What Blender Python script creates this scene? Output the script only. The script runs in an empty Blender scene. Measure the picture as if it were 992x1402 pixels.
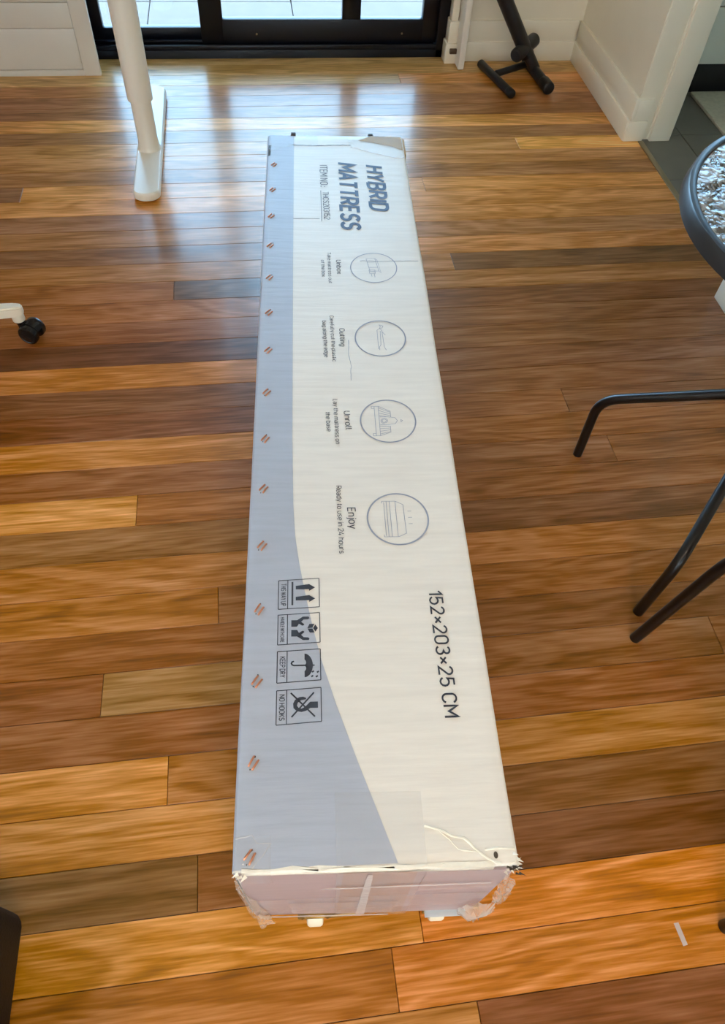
import bpy, bmesh, math, random
from mathutils import Vector, Matrix, noise
C = bpy.context.scene.collection
SC = bpy.context.scene
rnd = random.Random(7)

# ------------------------------------------------------------------ camera, sky, exposure
cam_d = bpy.data.cameras.new('camera'); cam = bpy.data.objects.new('camera', cam_d); C.objects.link(cam)
cam_d.sensor_fit = 'VERTICAL'; cam_d.sensor_height = 36.0; cam_d.sensor_width = 36.0 * 992 / 1402
cam_d.lens = 36.0 * 1008.74 / 1402; cam_d.clip_start = 0.02; cam_d.clip_end = 200
Rm = ((0.9912009, 0.0744666, -0.1094327), (-0.1245612, 0.8044433, -0.5808231), (0.0447805, 0.5893434, 0.8066406))
m4 = Matrix.Identity(4)
for i in range(3):
    for j in range(3): m4[i][j] = Rm[i][j]
m4[2][3] = 1.33
cam.matrix_world = m4
SC.camera = cam
SC.view_settings.view_transform = 'Standard'; SC.view_settings.look = 'None'
SC.view_settings.gamma = 1.0; SC.view_settings.use_curve_mapping = False
SC.view_settings.exposure = 1.0
SC.cycles.use_denoising = True
SC.cycles.max_bounces = 8; SC.cycles.diffuse_bounces = 5
W = bpy.data.worlds.new('overcast_sky'); SC.world = W; W.use_nodes = True
SKY = 6.5
bg = W.node_tree.nodes['Background']
bg.inputs[0].default_value = (0.41, 0.71, 1.0, 1); bg.inputs[1].default_value = SKY
LAMP = 31.0                                                   # warm ceiling lights behind the photographer
LAMP_COL = (1.0, 0.80, 0.62)

# ------------------------------------------------------------------ materials
def s2l(c):
    return tuple((x / 255 / 12.92) if x / 255 <= 0.04045 else ((x / 255 + 0.055) / 1.055) ** 2.4 for x in c)
def mat(name, col, rough=0.5, metal=0.0, spec=0.5, noise_amt=0.0, nscale=8.0, bump=0.0, bscale=60.0, stretch=(1, 1, 1), emis=None, coat=0.0):
    m = bpy.data.materials.new(name); m.use_nodes = True
    nt = m.node_tree; b = nt.nodes['Principled BSDF']
    c = s2l(col) if max(col) > 1.0 else col
    b.inputs['Base Color'].default_value = (*c, 1); b.inputs['Roughness'].default_value = rough
    b.inputs['Metallic'].default_value = metal; b.inputs['Specular IOR Level'].default_value = spec
    b.inputs['Coat Weight'].default_value = coat
    tc = nt.nodes.new('ShaderNodeTexCoord'); mp = nt.nodes.new('ShaderNodeMapping'); mp.inputs['Scale'].default_value = stretch
    nt.links.new(tc.outputs['Object'], mp.inputs['Vector'])
    if noise_amt:
        n = nt.nodes.new('ShaderNodeTexNoise'); n.inputs['Scale'].default_value = nscale; n.inputs['Detail'].default_value = 6
        nt.links.new(mp.outputs['Vector'], n.inputs['Vector'])
        h = nt.nodes.new('ShaderNodeHueSaturation'); h.inputs['Color'].default_value = (*c, 1)
        mr = nt.nodes.new('ShaderNodeMapRange'); mr.inputs[1].default_value = 0.25; mr.inputs[2].default_value = 0.75
        mr.inputs[3].default_value = 1 - noise_amt; mr.inputs[4].default_value = 1 + noise_amt
        nt.links.new(n.outputs['Fac'], mr.inputs[0]); nt.links.new(mr.outputs[0], h.inputs['Value'])
        nt.links.new(h.outputs['Color'], b.inputs['Base Color'])
    if bump:
        n2 = nt.nodes.new('ShaderNodeTexNoise'); n2.inputs['Scale'].default_value = bscale; n2.inputs['Detail'].default_value = 4
        nt.links.new(mp.outputs['Vector'], n2.inputs['Vector'])
        bp = nt.nodes.new('ShaderNodeBump'); bp.inputs['Strength'].default_value = bump; bp.inputs['Distance'].default_value = 0.002
        nt.links.new(n2.outputs['Fac'], bp.inputs['Height']); nt.links.new(bp.outputs['Normal'], b.inputs['Normal'])
    if emis:
        b.inputs['Emission Color'].default_value = (*emis[0], 1); b.inputs['Emission Strength'].default_value = emis[1]
    return m

def wood_mat():
    m = bpy.data.materials.new('polished_hardwood'); m.use_nodes = True
    nt = m.node_tree; N = nt.nodes; Lk = nt.links.new; b = N['Principled BSDF']
    oi = N.new('ShaderNodeObjectInfo'); tc = N.new('ShaderNodeTexCoord')
    mul = N.new('ShaderNodeVectorMath'); mul.operation = 'SCALE'; mul.inputs['Scale'].default_value = 37.0
    cx = N.new('ShaderNodeCombineXYZ')
    for k in range(3): Lk(oi.outputs['Random'], cx.inputs[k])
    Lk(cx.outputs[0], mul.inputs[0])
    add = N.new('ShaderNodeVectorMath'); add.operation = 'ADD'; Lk(tc.outputs['Object'], add.inputs[0]); Lk(mul.outputs[0], add.inputs[1])
    def mapped(s):
        mp = N.new('ShaderNodeMapping'); mp.inputs['Scale'].default_value = s; Lk(add.outputs[0], mp.inputs['Vector']); return mp.outputs[0]
    def nz(vec, sc, det=3, dist=0.0):
        n = N.new('ShaderNodeTexNoise'); n.inputs['Scale'].default_value = sc; n.inputs['Detail'].default_value = det
        n.inputs['Distortion'].default_value = dist; Lk(vec, n.inputs['Vector']); return n.outputs['Fac']
    def math_(op, a, bb):
        n = N.new('ShaderNodeMath'); n.operation = op
        for i, v in enumerate((a, bb)):
            if isinstance(v, (int, float)): n.inputs[i].default_value = v
            else: Lk(v, n.inputs[i])
        return n.outputs[0]
    figure = nz(mapped((1.5, 10.0, 1.0)), 1.0, 3, 0.6)              # broad cathedral figure
    rings = math_('SINE', math_('MULTIPLY', figure, 42.0), 0.0)
    fine = nz(mapped((11.0, 210.0, 10.0)), 1.0, 5)                   # fine pores along the board
    band = nz(mapped((0.7, 22.0, 1.0)), 1.0, 3)
    v = math_('ADD', math_('MULTIPLY', rings, 0.17), 1.0)
    v = math_('ADD', v, math_('MULTIPLY', math_('SUBTRACT', fine, 0.5), 1.3))
    v = math_('ADD', v, math_('MULTIPLY', math_('SUBTRACT', band, 0.5), 0.9))
    hs = N.new('ShaderNodeHueSaturation'); Lk(oi.outputs['Color'], hs.inputs['Color']); Lk(v, hs.inputs['Value'])
    Lk(math_('ADD', 1.0, math_('MULTIPLY', math_('SUBTRACT', v, 1.0), -0.25)), hs.inputs['Saturation'])
    Lk(hs.outputs[0], b.inputs['Base Color'])
    rg = nz(mapped((2.0, 6.0, 2.0)), 1.5, 3)
    Lk(math_('ADD', 0.3, math_('MULTIPLY', rg, 0.14)), b.inputs['Roughness'])
    b.inputs['Specular IOR Level'].default_value = 0.3
    b.inputs['Coat Weight'].default_value = 0.34; b.inputs['Coat Roughness'].default_value = 0.16; b.inputs['Coat IOR'].default_value = 1.5
    bp = N.new('ShaderNodeBump'); bp.inputs['Strength'].default_value = 0.12; bp.inputs['Distance'].default_value = 0.001
    Lk(math_('ADD', fine, math_('MULTIPLY', nz(mapped((3, 14, 3)), 1.0, 2), 2.5)), bp.inputs['Height']); Lk(bp.outputs[0], b.inputs['Normal'])
    return m

def clear_mat(name, tint, fac, rough=0.1, bump=0.0, bscale=80.0):
    "thin clear sheet: part see-through, part glossy film"
    m = bpy.data.materials.new(name); m.use_nodes = True; nt = m.node_tree; N = nt.nodes; Lk = nt.links.new
    b = N['Principled BSDF']; b.inputs['Base Color'].default_value = (*tint, 1); b.inputs['Roughness'].default_value = rough
    t = N.new('ShaderNodeBsdfTransparent'); mx = N.new('ShaderNodeMixShader'); mx.inputs[0].default_value = fac
    Lk(t.outputs[0], mx.inputs[1]); Lk(b.outputs[0], mx.inputs[2]); Lk(mx.outputs[0], N['Material Output'].inputs['Surface'])
    if bump:
        n2 = N.new('ShaderNodeTexNoise'); n2.inputs['Scale'].default_value = bscale
        tc = N.new('ShaderNodeTexCoord'); Lk(tc.outputs['Object'], n2.inputs['Vector'])
        bp = N.new('ShaderNodeBump'); bp.inputs['Strength'].default_value = bump; bp.inputs['Distance'].default_value = 0.004
        Lk(n2.outputs['Fac'], bp.inputs['Height']); Lk(bp.outputs[0], b.inputs['Normal'])
    return m
def glass_mat(name, tint=(0.95, 0.98, 1.0), ior=1.5, rough=0.0, bump=0.0, bscale=60, frost=0.0):
    m = bpy.data.materials.new(name); m.use_nodes = True; nt = m.node_tree; N = nt.nodes; Lk = nt.links.new
    N.remove(N['Principled BSDF'])
    t = N.new('ShaderNodeBsdfTransparent'); t.inputs[0].default_value = (*tint, 1)
    g = N.new('ShaderNodeBsdfGlossy'); g.inputs['Roughness'].default_value = rough
    fr = N.new('ShaderNodeFresnel'); fr.inputs[0].default_value = ior
    mx = N.new('ShaderNodeMixShader'); Lk(fr.outputs[0], mx.inputs[0])
    base = t.outputs[0]
    if frost:
        tl = N.new('ShaderNodeBsdfTranslucent'); tl.inputs[0].default_value = (*tint, 1)
        m2 = N.new('ShaderNodeMixShader'); m2.inputs[0].default_value = frost; Lk(t.outputs[0], m2.inputs[1]); Lk(tl.outputs[0], m2.inputs[2]); base = m2.outputs[0]
    Lk(base, mx.inputs[1]); Lk(g.outputs[0], mx.inputs[2]); Lk(mx.outputs[0], N['Material Output'].inputs['Surface'])
    if bump:
        n2 = N.new('ShaderNodeTexNoise'); n2.inputs['Scale'].default_value = bscale; n2.inputs['Detail'].default_value = 1
        n2.inputs['Distortion'].default_value = 0.8
        tc = N.new('ShaderNodeTexCoord'); Lk(tc.outputs['Object'], n2.inputs['Vector'])
        bp = N.new('ShaderNodeBump'); bp.inputs['Strength'].default_value = bump; bp.inputs['Distance'].default_value = 0.006
        Lk(n2.outputs['Fac'], bp.inputs['Height']); Lk(bp.outputs[0], g.inputs['Normal']); Lk(bp.outputs[0], fr.inputs['Normal'])
    return m

def sheer_mat(name, col, clear=.25):
    m = bpy.data.materials.new(name); m.use_nodes = True; nt = m.node_tree; N = nt.nodes; Lk = nt.links.new
    N.remove(N['Principled BSDF'])
    a = N.new('ShaderNodeBsdfTransparent'); b = N.new('ShaderNodeBsdfTranslucent'); a.inputs[0].default_value = b.inputs[0].default_value = (*col, 1)
    mx = N.new('ShaderNodeMixShader'); mx.inputs[0].default_value = 1 - clear; Lk(a.outputs[0], mx.inputs[1]); Lk(b.outputs[0], mx.inputs[2]); Lk(mx.outputs[0], N['Material Output'].inputs['Surface'])
    return m
def rippled_mat():
    m = bpy.data.materials.new('rippled_glass'); m.use_nodes = True; nt = m.node_tree; N = nt.nodes; Lk = nt.links.new
    N.remove(N['Principled BSDF'])
    t = N.new('ShaderNodeBsdfTransparent'); t.inputs[0].default_value = (.86, .93, .94, 1)
    r = N.new('ShaderNodeBsdfRefraction'); r.inputs['IOR'].default_value = 1.12; r.inputs['Roughness'].default_value = .05
    tl = N.new('ShaderNodeBsdfTranslucent'); tl.inputs[0].default_value = (.9, .95, .95, 1); df = N.new('ShaderNodeBsdfDiffuse'); df.inputs[0].default_value = (.85, .9, .9, 1)
    g = N.new('ShaderNodeBsdfGlossy'); g.inputs['Roughness'].default_value = .06
    fr = N.new('ShaderNodeFresnel'); fr.inputs[0].default_value = 1.55
    tc = N.new('ShaderNodeTexCoord'); n = N.new('ShaderNodeTexNoise'); n.inputs['Scale'].default_value = 48; n.inputs['Detail'].default_value = 2; n.inputs['Distortion'].default_value = 1.2
    Lk(tc.outputs['Object'], n.inputs['Vector'])
    bp = N.new('ShaderNodeBump'); bp.inputs['Strength'].default_value = .55; bp.inputs['Distance'].default_value = .006; Lk(n.outputs['Fac'], bp.inputs['Height'])
    for x in (g, fr, r): Lk(bp.outputs[0], x.inputs['Normal'])
    def mix(f, a, b):
        x = N.new('ShaderNodeMixShader'); Lk(a, x.inputs[1]); Lk(b, x.inputs[2])
        if isinstance(f, float): x.inputs[0].default_value = f
        else: Lk(f, x.inputs[0])
        return x.outputs[0]
    rp = N.new('ShaderNodeMapRange'); rp.inputs[1].default_value = .42; rp.inputs[2].default_value = .62; rp.inputs[3].default_value = .12; rp.inputs[4].default_value = .75; Lk(n.outputs['Fac'], rp.inputs[0])
    body = mix(rp.outputs[0], mix(.5, t.outputs[0], r.outputs[0]), mix(.6, tl.outputs[0], df.outputs[0]))   # crests frosted, hollows clear
    Lk(mix(fr.outputs[0], body, g.outputs[0]), N['Material Output'].inputs['Surface'])
    return m
M = dict(
    sheer=sheer_mat('added_cream_curtain', (0.99, 0.66, 0.50), .35),  # curtain of the added windows, tinted to warm the light they let in
    wood=wood_mat(),
    subfloor=mat('subfloor_brown', (70, 42, 20), 0.6, noise_amt=0.3),
    cream=mat('cream_wall_paint', (234, 224, 202), 0.55, noise_amt=0.02),
    trim=mat('cream_gloss_trim', (238, 230, 210), 0.3, noise_amt=0.02, nscale=3),
    ceil=mat('white_ceiling_paint', (236, 232, 222), 0.8, noise_amt=0.01),
    black_alu=mat('black_aluminium', (8, 13, 24), 0.32, spec=0.35, noise_amt=0.1),
    glass=glass_mat('door_glass'),
    frosted=glass_mat('frosted_window_glass', frost=0.6),
    concrete=mat('pale_concrete', (0.156, 0.110, 0.090), 0.85, noise_amt=0.06, nscale=14, bump=0.2),
    white_paint=mat('white_painted_board', (236, 230, 218), 0.4, noise_amt=0.02),
    white_powder=mat('white_powder_coat', (232, 226, 212), 0.32, noise_amt=0.015),
    white_plastic=mat('white_plastic', (235, 228, 208), 0.4, noise_amt=0.02),
    rubber=mat('black_rubber', (18, 18, 18), 0.45, noise_amt=0.1),
    caster_black=mat('glossy_black_nylon', (14, 14, 15), 0.22, noise_amt=0.1),
    black_tube=mat('black_powder_coat_tube', (11, 11, 13), 0.28, noise_amt=0.12, nscale=30),
    stand_black=mat('matt_black_steel', (24, 25, 29), 0.42, noise_amt=0.1),
    rim=mat('satin_black_rim', (26, 27, 30), 0.33, noise_amt=0.08),
    leather=mat('dark_brown_leather', (21, 17, 13), 0.6, spec=0.3, noise_amt=0.12, bump=0.3, bscale=300),
    tile=mat('charcoal_floor_tile', (112, 110, 102), 0.45, noise_amt=0.06, nscale=12),
    grout=mat('grey_grout', (128, 126, 118), 0.9, noise_amt=0.05),
    vanity=mat('pale_grey_vanity', (226, 226, 212), 0.45, noise_amt=0.02),
    kick=mat('black_kickboard', (16, 18, 22), 0.5, noise_amt=0.1),
    mat_fab=mat('grey_beige_towelling', (206, 199, 180), 0.95, noise_amt=0.12, nscale=60, bump=0.8, bscale=220),
    brass=mat('antique_brass', (150, 125, 70), 0.35, metal=0.9, noise_amt=0.15),
    alu=mat('aluminium_strip', (150, 135, 105), 0.4, metal=0.5, noise_amt=0.1),
    hinge=mat('brown_hinge_metal', (96, 78, 58), 0.5, metal=0.4, noise_amt=0.15),
    wheel=mat('cream_nylon_wheel', (245, 238, 214), 0.4, noise_amt=0.02),
    plate=mat('galvanised_plate', (186, 196, 206), 0.4, metal=0.3, noise_amt=0.06),
    carton=mat('white_carton_liner', (228, 225, 217), 0.5, noise_amt=0.055, nscale=2.2, stretch=(5, 55, 5), bump=0.35, bscale=2.0),
    print_grey=mat('blue_grey_print', (172, 180, 194), 0.5, noise_amt=0.05, nscale=2.2, stretch=(5, 55, 5), bump=0.35, bscale=2.0),
    ink=mat('dark_print_ink', (50, 55, 66), 0.6, noise_amt=0.12, nscale=40),
    ink_blue=mat('slate_blue_ink', (74, 90, 118), 0.6, noise_amt=0.12, nscale=40),
    ink_line=mat('pale_slate_ink', (146, 154, 170), 0.6, noise_amt=0.08, nscale=40),
    kraft=mat('kraft_board', (186, 152, 100), 0.7, noise_amt=0.1, nscale=20),
    kraft_pink=mat('taped_kraft_seam', (178, 150, 138), 0.4, noise_amt=0.1, nscale=3, stretch=(3, 3, 30)),
    end=mat('taped_end_flap', (178, 163, 168), 0.35, noise_amt=0.08, nscale=2.5, stretch=(3, 3, 30)),
    torn=mat('torn_white_fibre', (238, 234, 220), 0.8, noise_amt=0.1, nscale=60),
    dark_tear=mat('dark_tear', (66, 60, 52), 0.8, noise_amt=0.3, nscale=60),
    copper=mat('copper_staple', (214, 150, 118), 0.3, metal=0.75, noise_amt=0.1),
    tape=clear_mat('clear_packing_tape', (0.74, 0.70, 0.74), 0.30, 0.16, 0.3, 60),
    film=clear_mat('clear_thin_tape', (0.72, 0.72, 0.72), 0.13, 0.2, 0.2, 60),
    tape_edge=clear_mat('tape_fold', (0.93, 0.93, 0.95), 0.6, 0.2, 0.3, 80),
    tape_tail=clear_mat('loose_tape', (0.80, 0.72, 0.64), 0.42, 0.15, 0.6, 50),
    table_glass=rippled_mat(),
    lamp_glow=mat('lamp_diffuser', (255, 240, 215), 0.5, emis=(LAMP_COL, LAMP)),
    fabric=mat('dark_grey_fabric', (46, 46, 50), 0.9, noise_amt=0.1),
    tabletop=mat('pale_desk_board', (214, 206, 190), 0.45, noise_amt=0.03),
    scrap=clear_mat('scrap_of_tape', (0.85, 0.85, 0.85), 0.5, 0.2),
)

# ------------------------------------------------------------------ builders
def finish(name, bm, m, parent=None, smooth=True, loc=None):
    me = bpy.data.meshes.new(name); bm.normal_update(); bm.to_mesh(me); bm.free()
    for x in (m if isinstance(m, (list, tuple)) else [m]): me.materials.append(x)
    if smooth:
        for p in me.polygons: p.use_smooth = True
        me.set_sharp_from_angle(angle=math.radians(40))
    o = bpy.data.objects.new(name, me); C.objects.link(o)
    if parent: o.parent = parent
    if loc: o.location = loc
    return o
def empty(name, loc=(0, 0, 0), rz=0.0, parent=None):
    o = bpy.data.objects.new(name, None); C.objects.link(o); o.location = loc; o.rotation_euler = (0, 0, rz); o.empty_display_size = 0.05
    if parent: o.parent = parent
    return o
def tag(o, label=None, cat=None, group=None, kind=None):
    if label: o['label'] = label
    if cat: o['category'] = cat
    if group: o['group'] = group
    if kind: o['kind'] = kind
    return o
def add_box(bm, x0, x1, y0, y1, z0, z1, bev=0.0, seg=2):
    g = bmesh.ops.create_cube(bm, size=1.0)['verts']
    for v in g:
        v.co = Vector((x0 + (v.co.x + .5) * (x1 - x0), y0 + (v.co.y + .5) * (y1 - y0), z0 + (v.co.z + .5) * (z1 - z0)))
    if bev:
        es = list({e for v in g for e in v.link_edges})
        bmesh.ops.bevel(bm, geom=es, offset=bev, segments=seg, affect='EDGES', profile=0.5)
def box(name, dims, m, parent=None, bev=0.0, seg=2):
    bm = bmesh.new(); add_box(bm, *dims, bev=bev, seg=seg); return finish(name, bm, m, parent)
def fillet(pts, r, n=6):
    pts = [Vector(p) for p in pts]; out = [pts[0]]
    for i in range(1, len(pts) - 1):
        a, b, c = pts[i - 1], pts[i], pts[i + 1]
        d1 = (a - b); d2 = (c - b); k = min(r, d1.length * .45, d2.length * .45)
        p, q = b + d1.normalized() * k, b + d2.normalized() * k
        for t in range(n + 1):
            s = t / n; out.append(p * (1 - s) ** 2 + b * 2 * s * (1 - s) + q * s * s)
    out.append(pts[-1]); return out
def add_tube(bm, pts, r, seg=12, cap=True, scale=None):
    pts = [Vector(p) for p in pts]; rings = []
    t0 = (pts[1] - pts[0]).normalized()
    up = Vector((0, 0, 1)) if abs(t0.z) < .9 else Vector((1, 0, 0))
    nrm = t0.cross(up).normalized()
    for i, p in enumerate(pts):
        t = ((pts[min(i + 1, len(pts) - 1)] - pts[max(i - 1, 0)])).normalized()
        nrm = (nrm - t * nrm.dot(t)).normalized(); bn = t.cross(nrm)
        rr = r[i] if isinstance(r, (list, tuple)) else r
        rings.append([bm.verts.new(p + (nrm * math.cos(a) + bn * math.sin(a)) * rr) for a in [2 * math.pi * k / seg for k in range(seg)]])
    for a, b in zip(rings, rings[1:]):
        for k in range(seg): bm.faces.new((a[k], a[(k + 1) % seg], b[(k + 1) % seg], b[k]))
    if cap:
        bm.faces.new(rings[0][::-1]); bm.faces.new(rings[-1])
def tube(name, pts, r, m, parent=None, seg=14):
    bm = bmesh.new(); add_tube(bm, pts, r, seg); return finish(name, bm, m, parent)
def capsule(pts_a, pts_b, r, n=4):
    "straight bar with softly rounded ends: points and radii for add_tube"
    a, b = Vector(pts_a), Vector(pts_b); d = (b - a).normalized(); P, Rr = [], []
    e = r * .35
    for k in range(n + 1):
        t = k / n * math.pi / 2; P.append(a + d * e * (1 - math.cos(t))); Rr.append(r - e + e * math.sin(t))
    for k in range(n + 1):
        t = (1 - k / n) * math.pi / 2; P.append(b - d * e * (1 - math.cos(t))); Rr.append(r - e + e * math.sin(t))
    return P, Rr
def add_lathe(bm, prof, seg=48, center=(0, 0, 0), axis='z', closed=False):
    rings = []
    for r, z in prof:
        ring = []
        for k in range(seg):
            a = 2 * math.pi * k / seg; p = (r * math.cos(a), r * math.sin(a), z)
            if axis == 'x': p = (z, r * math.cos(a), r * math.sin(a))
            if axis == 'y': p = (r * math.sin(a), z, r * math.cos(a))
            ring.append(bm.verts.new(Vector(center) + Vector(p)))
        rings.append(ring)
    pr = list(zip(rings, rings[1:])) + ([(rings[-1], rings[0])] if closed else [])
    for a, b in pr:
        for k in range(seg): bm.faces.new((a[k], a[(k + 1) % seg], b[(k + 1) % seg], b[k]))
    if not closed:
        bm.faces.new(rings[0][::-1]); bm.faces.new(rings[-1])
def copy_tree(o, parent=None):
    c = o.copy(); C.objects.link(c); c.parent = parent
    for ch in list(o.children): copy_tree(ch, c)
    return c

# ------------------------------------------------------------------ the setting
floor = box('floor', (-3.2, 1.40, -3.0, 3.235, -0.08, -0.021), M['subfloor']); tag(floor, kind='structure')
X0, X1 = -3.2, 1.395
def c_(*a): return a
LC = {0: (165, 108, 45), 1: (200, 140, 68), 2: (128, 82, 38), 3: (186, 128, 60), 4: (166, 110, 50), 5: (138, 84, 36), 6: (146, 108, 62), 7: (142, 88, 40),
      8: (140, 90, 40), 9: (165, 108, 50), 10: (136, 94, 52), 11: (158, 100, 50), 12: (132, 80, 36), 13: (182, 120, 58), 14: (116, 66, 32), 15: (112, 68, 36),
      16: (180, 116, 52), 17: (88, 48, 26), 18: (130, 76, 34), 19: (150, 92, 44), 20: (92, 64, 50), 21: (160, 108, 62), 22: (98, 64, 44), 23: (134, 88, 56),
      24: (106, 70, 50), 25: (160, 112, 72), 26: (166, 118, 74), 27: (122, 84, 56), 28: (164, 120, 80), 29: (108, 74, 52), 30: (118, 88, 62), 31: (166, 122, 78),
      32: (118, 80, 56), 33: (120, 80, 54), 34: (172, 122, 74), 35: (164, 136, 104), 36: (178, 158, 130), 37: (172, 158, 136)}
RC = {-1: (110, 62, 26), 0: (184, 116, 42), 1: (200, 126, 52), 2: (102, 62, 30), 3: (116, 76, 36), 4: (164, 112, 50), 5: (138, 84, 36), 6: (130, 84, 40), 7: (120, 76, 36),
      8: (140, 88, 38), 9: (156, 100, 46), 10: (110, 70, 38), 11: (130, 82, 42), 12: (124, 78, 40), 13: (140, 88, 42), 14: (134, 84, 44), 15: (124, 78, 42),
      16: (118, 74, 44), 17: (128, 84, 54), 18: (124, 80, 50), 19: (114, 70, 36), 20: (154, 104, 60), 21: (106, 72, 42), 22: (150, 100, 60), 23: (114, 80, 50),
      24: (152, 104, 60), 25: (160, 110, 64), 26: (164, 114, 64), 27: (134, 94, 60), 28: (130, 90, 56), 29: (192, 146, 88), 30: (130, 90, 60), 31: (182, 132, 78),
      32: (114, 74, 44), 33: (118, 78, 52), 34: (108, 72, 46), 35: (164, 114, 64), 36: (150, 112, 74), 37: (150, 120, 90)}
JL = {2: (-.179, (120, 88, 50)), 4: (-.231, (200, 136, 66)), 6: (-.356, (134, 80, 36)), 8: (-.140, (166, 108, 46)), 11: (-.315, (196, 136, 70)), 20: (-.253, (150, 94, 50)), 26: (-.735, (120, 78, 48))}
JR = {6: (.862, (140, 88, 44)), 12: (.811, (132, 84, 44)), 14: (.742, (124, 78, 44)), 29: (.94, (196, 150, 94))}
pw = 0.085
def plank(x0, x1, y0, col):
    bm = bmesh.new(); g = 0.0005
    add_box(bm, x0 + g - (x0 + x1) / 2, x1 - g - (x0 + x1) / 2, -pw / 2 + g, pw / 2 - g, -0.019, 0.0, bev=0.0007, seg=1)
    o = finish('plank', bm, M['wood'], floor, smooth=False, loc=((x0 + x1) / 2, y0 + pw / 2, rnd.uniform(-.00025, 0)))
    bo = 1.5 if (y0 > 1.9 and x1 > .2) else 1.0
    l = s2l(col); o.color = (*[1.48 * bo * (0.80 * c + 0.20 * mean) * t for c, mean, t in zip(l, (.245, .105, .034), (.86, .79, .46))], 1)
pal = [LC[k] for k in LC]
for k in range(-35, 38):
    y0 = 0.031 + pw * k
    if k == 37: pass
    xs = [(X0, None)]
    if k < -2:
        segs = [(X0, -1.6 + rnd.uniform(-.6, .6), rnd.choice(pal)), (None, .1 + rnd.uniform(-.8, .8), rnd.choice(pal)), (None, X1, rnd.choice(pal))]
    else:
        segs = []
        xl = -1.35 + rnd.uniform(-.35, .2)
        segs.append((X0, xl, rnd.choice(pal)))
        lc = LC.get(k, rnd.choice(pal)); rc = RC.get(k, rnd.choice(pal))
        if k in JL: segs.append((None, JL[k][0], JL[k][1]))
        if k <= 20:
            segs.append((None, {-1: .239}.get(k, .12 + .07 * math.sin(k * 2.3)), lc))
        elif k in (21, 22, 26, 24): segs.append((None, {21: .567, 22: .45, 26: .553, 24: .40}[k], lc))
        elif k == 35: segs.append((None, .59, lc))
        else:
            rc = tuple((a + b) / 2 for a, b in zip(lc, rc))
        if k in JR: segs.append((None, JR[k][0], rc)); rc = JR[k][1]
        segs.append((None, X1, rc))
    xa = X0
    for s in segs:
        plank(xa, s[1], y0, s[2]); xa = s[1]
tag(box('trim_1', (1.392, 1.412, 1.63, 2.53, -0.02, 0.003), M['alu'], bev=0.002), kind='structure')          # strip between boards and tiles

H = 2.6
tag(box('ceiling', (-3.3, 3.1, -3.1, 3.4, H, H + .1), M['ceil']), kind='structure')
bm = bmesh.new()                                                # side wall, out of frame; its curtained window is added to brighten the room
for b in ((-3.1, -1.2, -.1, H), (1.8, 3.4, -.1, H), (-1.2, 1.8, -.1, .8), (-1.2, 1.8, 2.2, H)): add_box(bm, -3.3, -3.2, *b)
tag(finish('wall_left', bm, M['cream'], smooth=False), kind='structure')
ws = empty('added_window_left', (-3.25, .3, 1.5)); tag(ws, kind='structure')
bm = bmesh.new()
for b in ((-1.5, -1.45, -.7, .7), (1.45, 1.5, -.7, .7), (-1.5, 1.5, -.7, -.65), (-1.5, 1.5, .65, .7), (-.025, .025, -.66, .66)): add_box(bm, -.03, .03, *b, bev=.003)
finish('window_frame', bm, M['white_paint'], ws)
for a, b in ((-1.455, -.02), (.02, 1.455)): box('pane', (-.003, .003, a, b, -.655, .655), M['glass'], ws)
bm = bmesh.new(); pv = None
for k in range(101):
    cur = [bm.verts.new((.08 + .012 * math.sin(k * 1.05), -1.52 + 3.04 * k / 100, z)) for z in (-.75, .75)]
    if pv: bm.faces.new((pv[0], cur[0], cur[1], pv[1]))
    pv = cur
finish('added_curtain', bm, M['sheer'], ws)
bm = bmesh.new()                                                # rear wall; its wide glass doors are added as fill light from behind
for b in ((-3.2, -2.2, -.1, H), (2.0, 3.1, -.1, H), (-2.2, 2.0, -.1, .05), (-2.2, 2.0, 2.2, H)): add_box(bm, b[0], b[1], -3.1, -3.0, b[2], b[3])
tag(finish('wall_rear', bm, M['cream'], smooth=False), kind='structure')
wl = empty('added_window_rear', (-.1, -3.05, 1.125)); tag(wl, kind='structure')
bm = bmesh.new()
for b in ((-2.1, -2.04, -1.075, 1.075), (2.04, 2.1, -1.075, 1.075), (-2.1, 2.1, -1.075, -1.0), (-2.1, 2.1, 1.0, 1.075), (-.03, .03, -1.0, 1.0)): add_box(bm, b[0], b[1], -.03, .03, b[2], b[3], bev=.003)
finish('window_frame', bm, M['white_paint'], wl)
for i, (a, b) in enumerate(((-2.09, -.005), (.005, 2.09))):          # cream sheets added over the rear doors to warm their fill light
    bm = bmesh.new(); n = 60; pv = None
    for k in range(n + 1):
        x = a + (b - a) * k / n; y = .07 + .012 * math.sin(k * 1.05); cur = [bm.verts.new((x, y, z)) for z in (-1.06, 1.10)]
        if pv: bm.faces.new((pv[0], cur[0], cur[1], pv[1]))
        pv = cur
    finish('added_curtain', bm, M['sheer'], wl)
for a, b in ((-2.045, -.025), (.025, 2.045)): box('pane', (a, b, -.003, .003, -1.01, 1.01), M['glass'], wl)
bm = bmesh.new()
add_box(bm, -3.2, -.63, 3.24, 3.40, -.08, H); add_box(bm, .822, 1.355, 3.205, 3.40, -.08, H)
add_box(bm, -.63, .822, 3.24, 3.40, 2.12, H)
add_box(bm, 1.355, 1.60, 3.30, 3.40, -.08, H); add_box(bm, 2.60, 3.1, 3.30, 3.40, -.08, H)
add_box(bm, 1.60, 2.60, 3.30, 3.40, -.08, 1.02); add_box(bm, 1.60, 2.60, 3.30, 3.40, 2.25, H)
tag(finish('wall_front', bm, M['cream'], smooth=False), kind='structure')
bm = bmesh.new()
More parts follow.
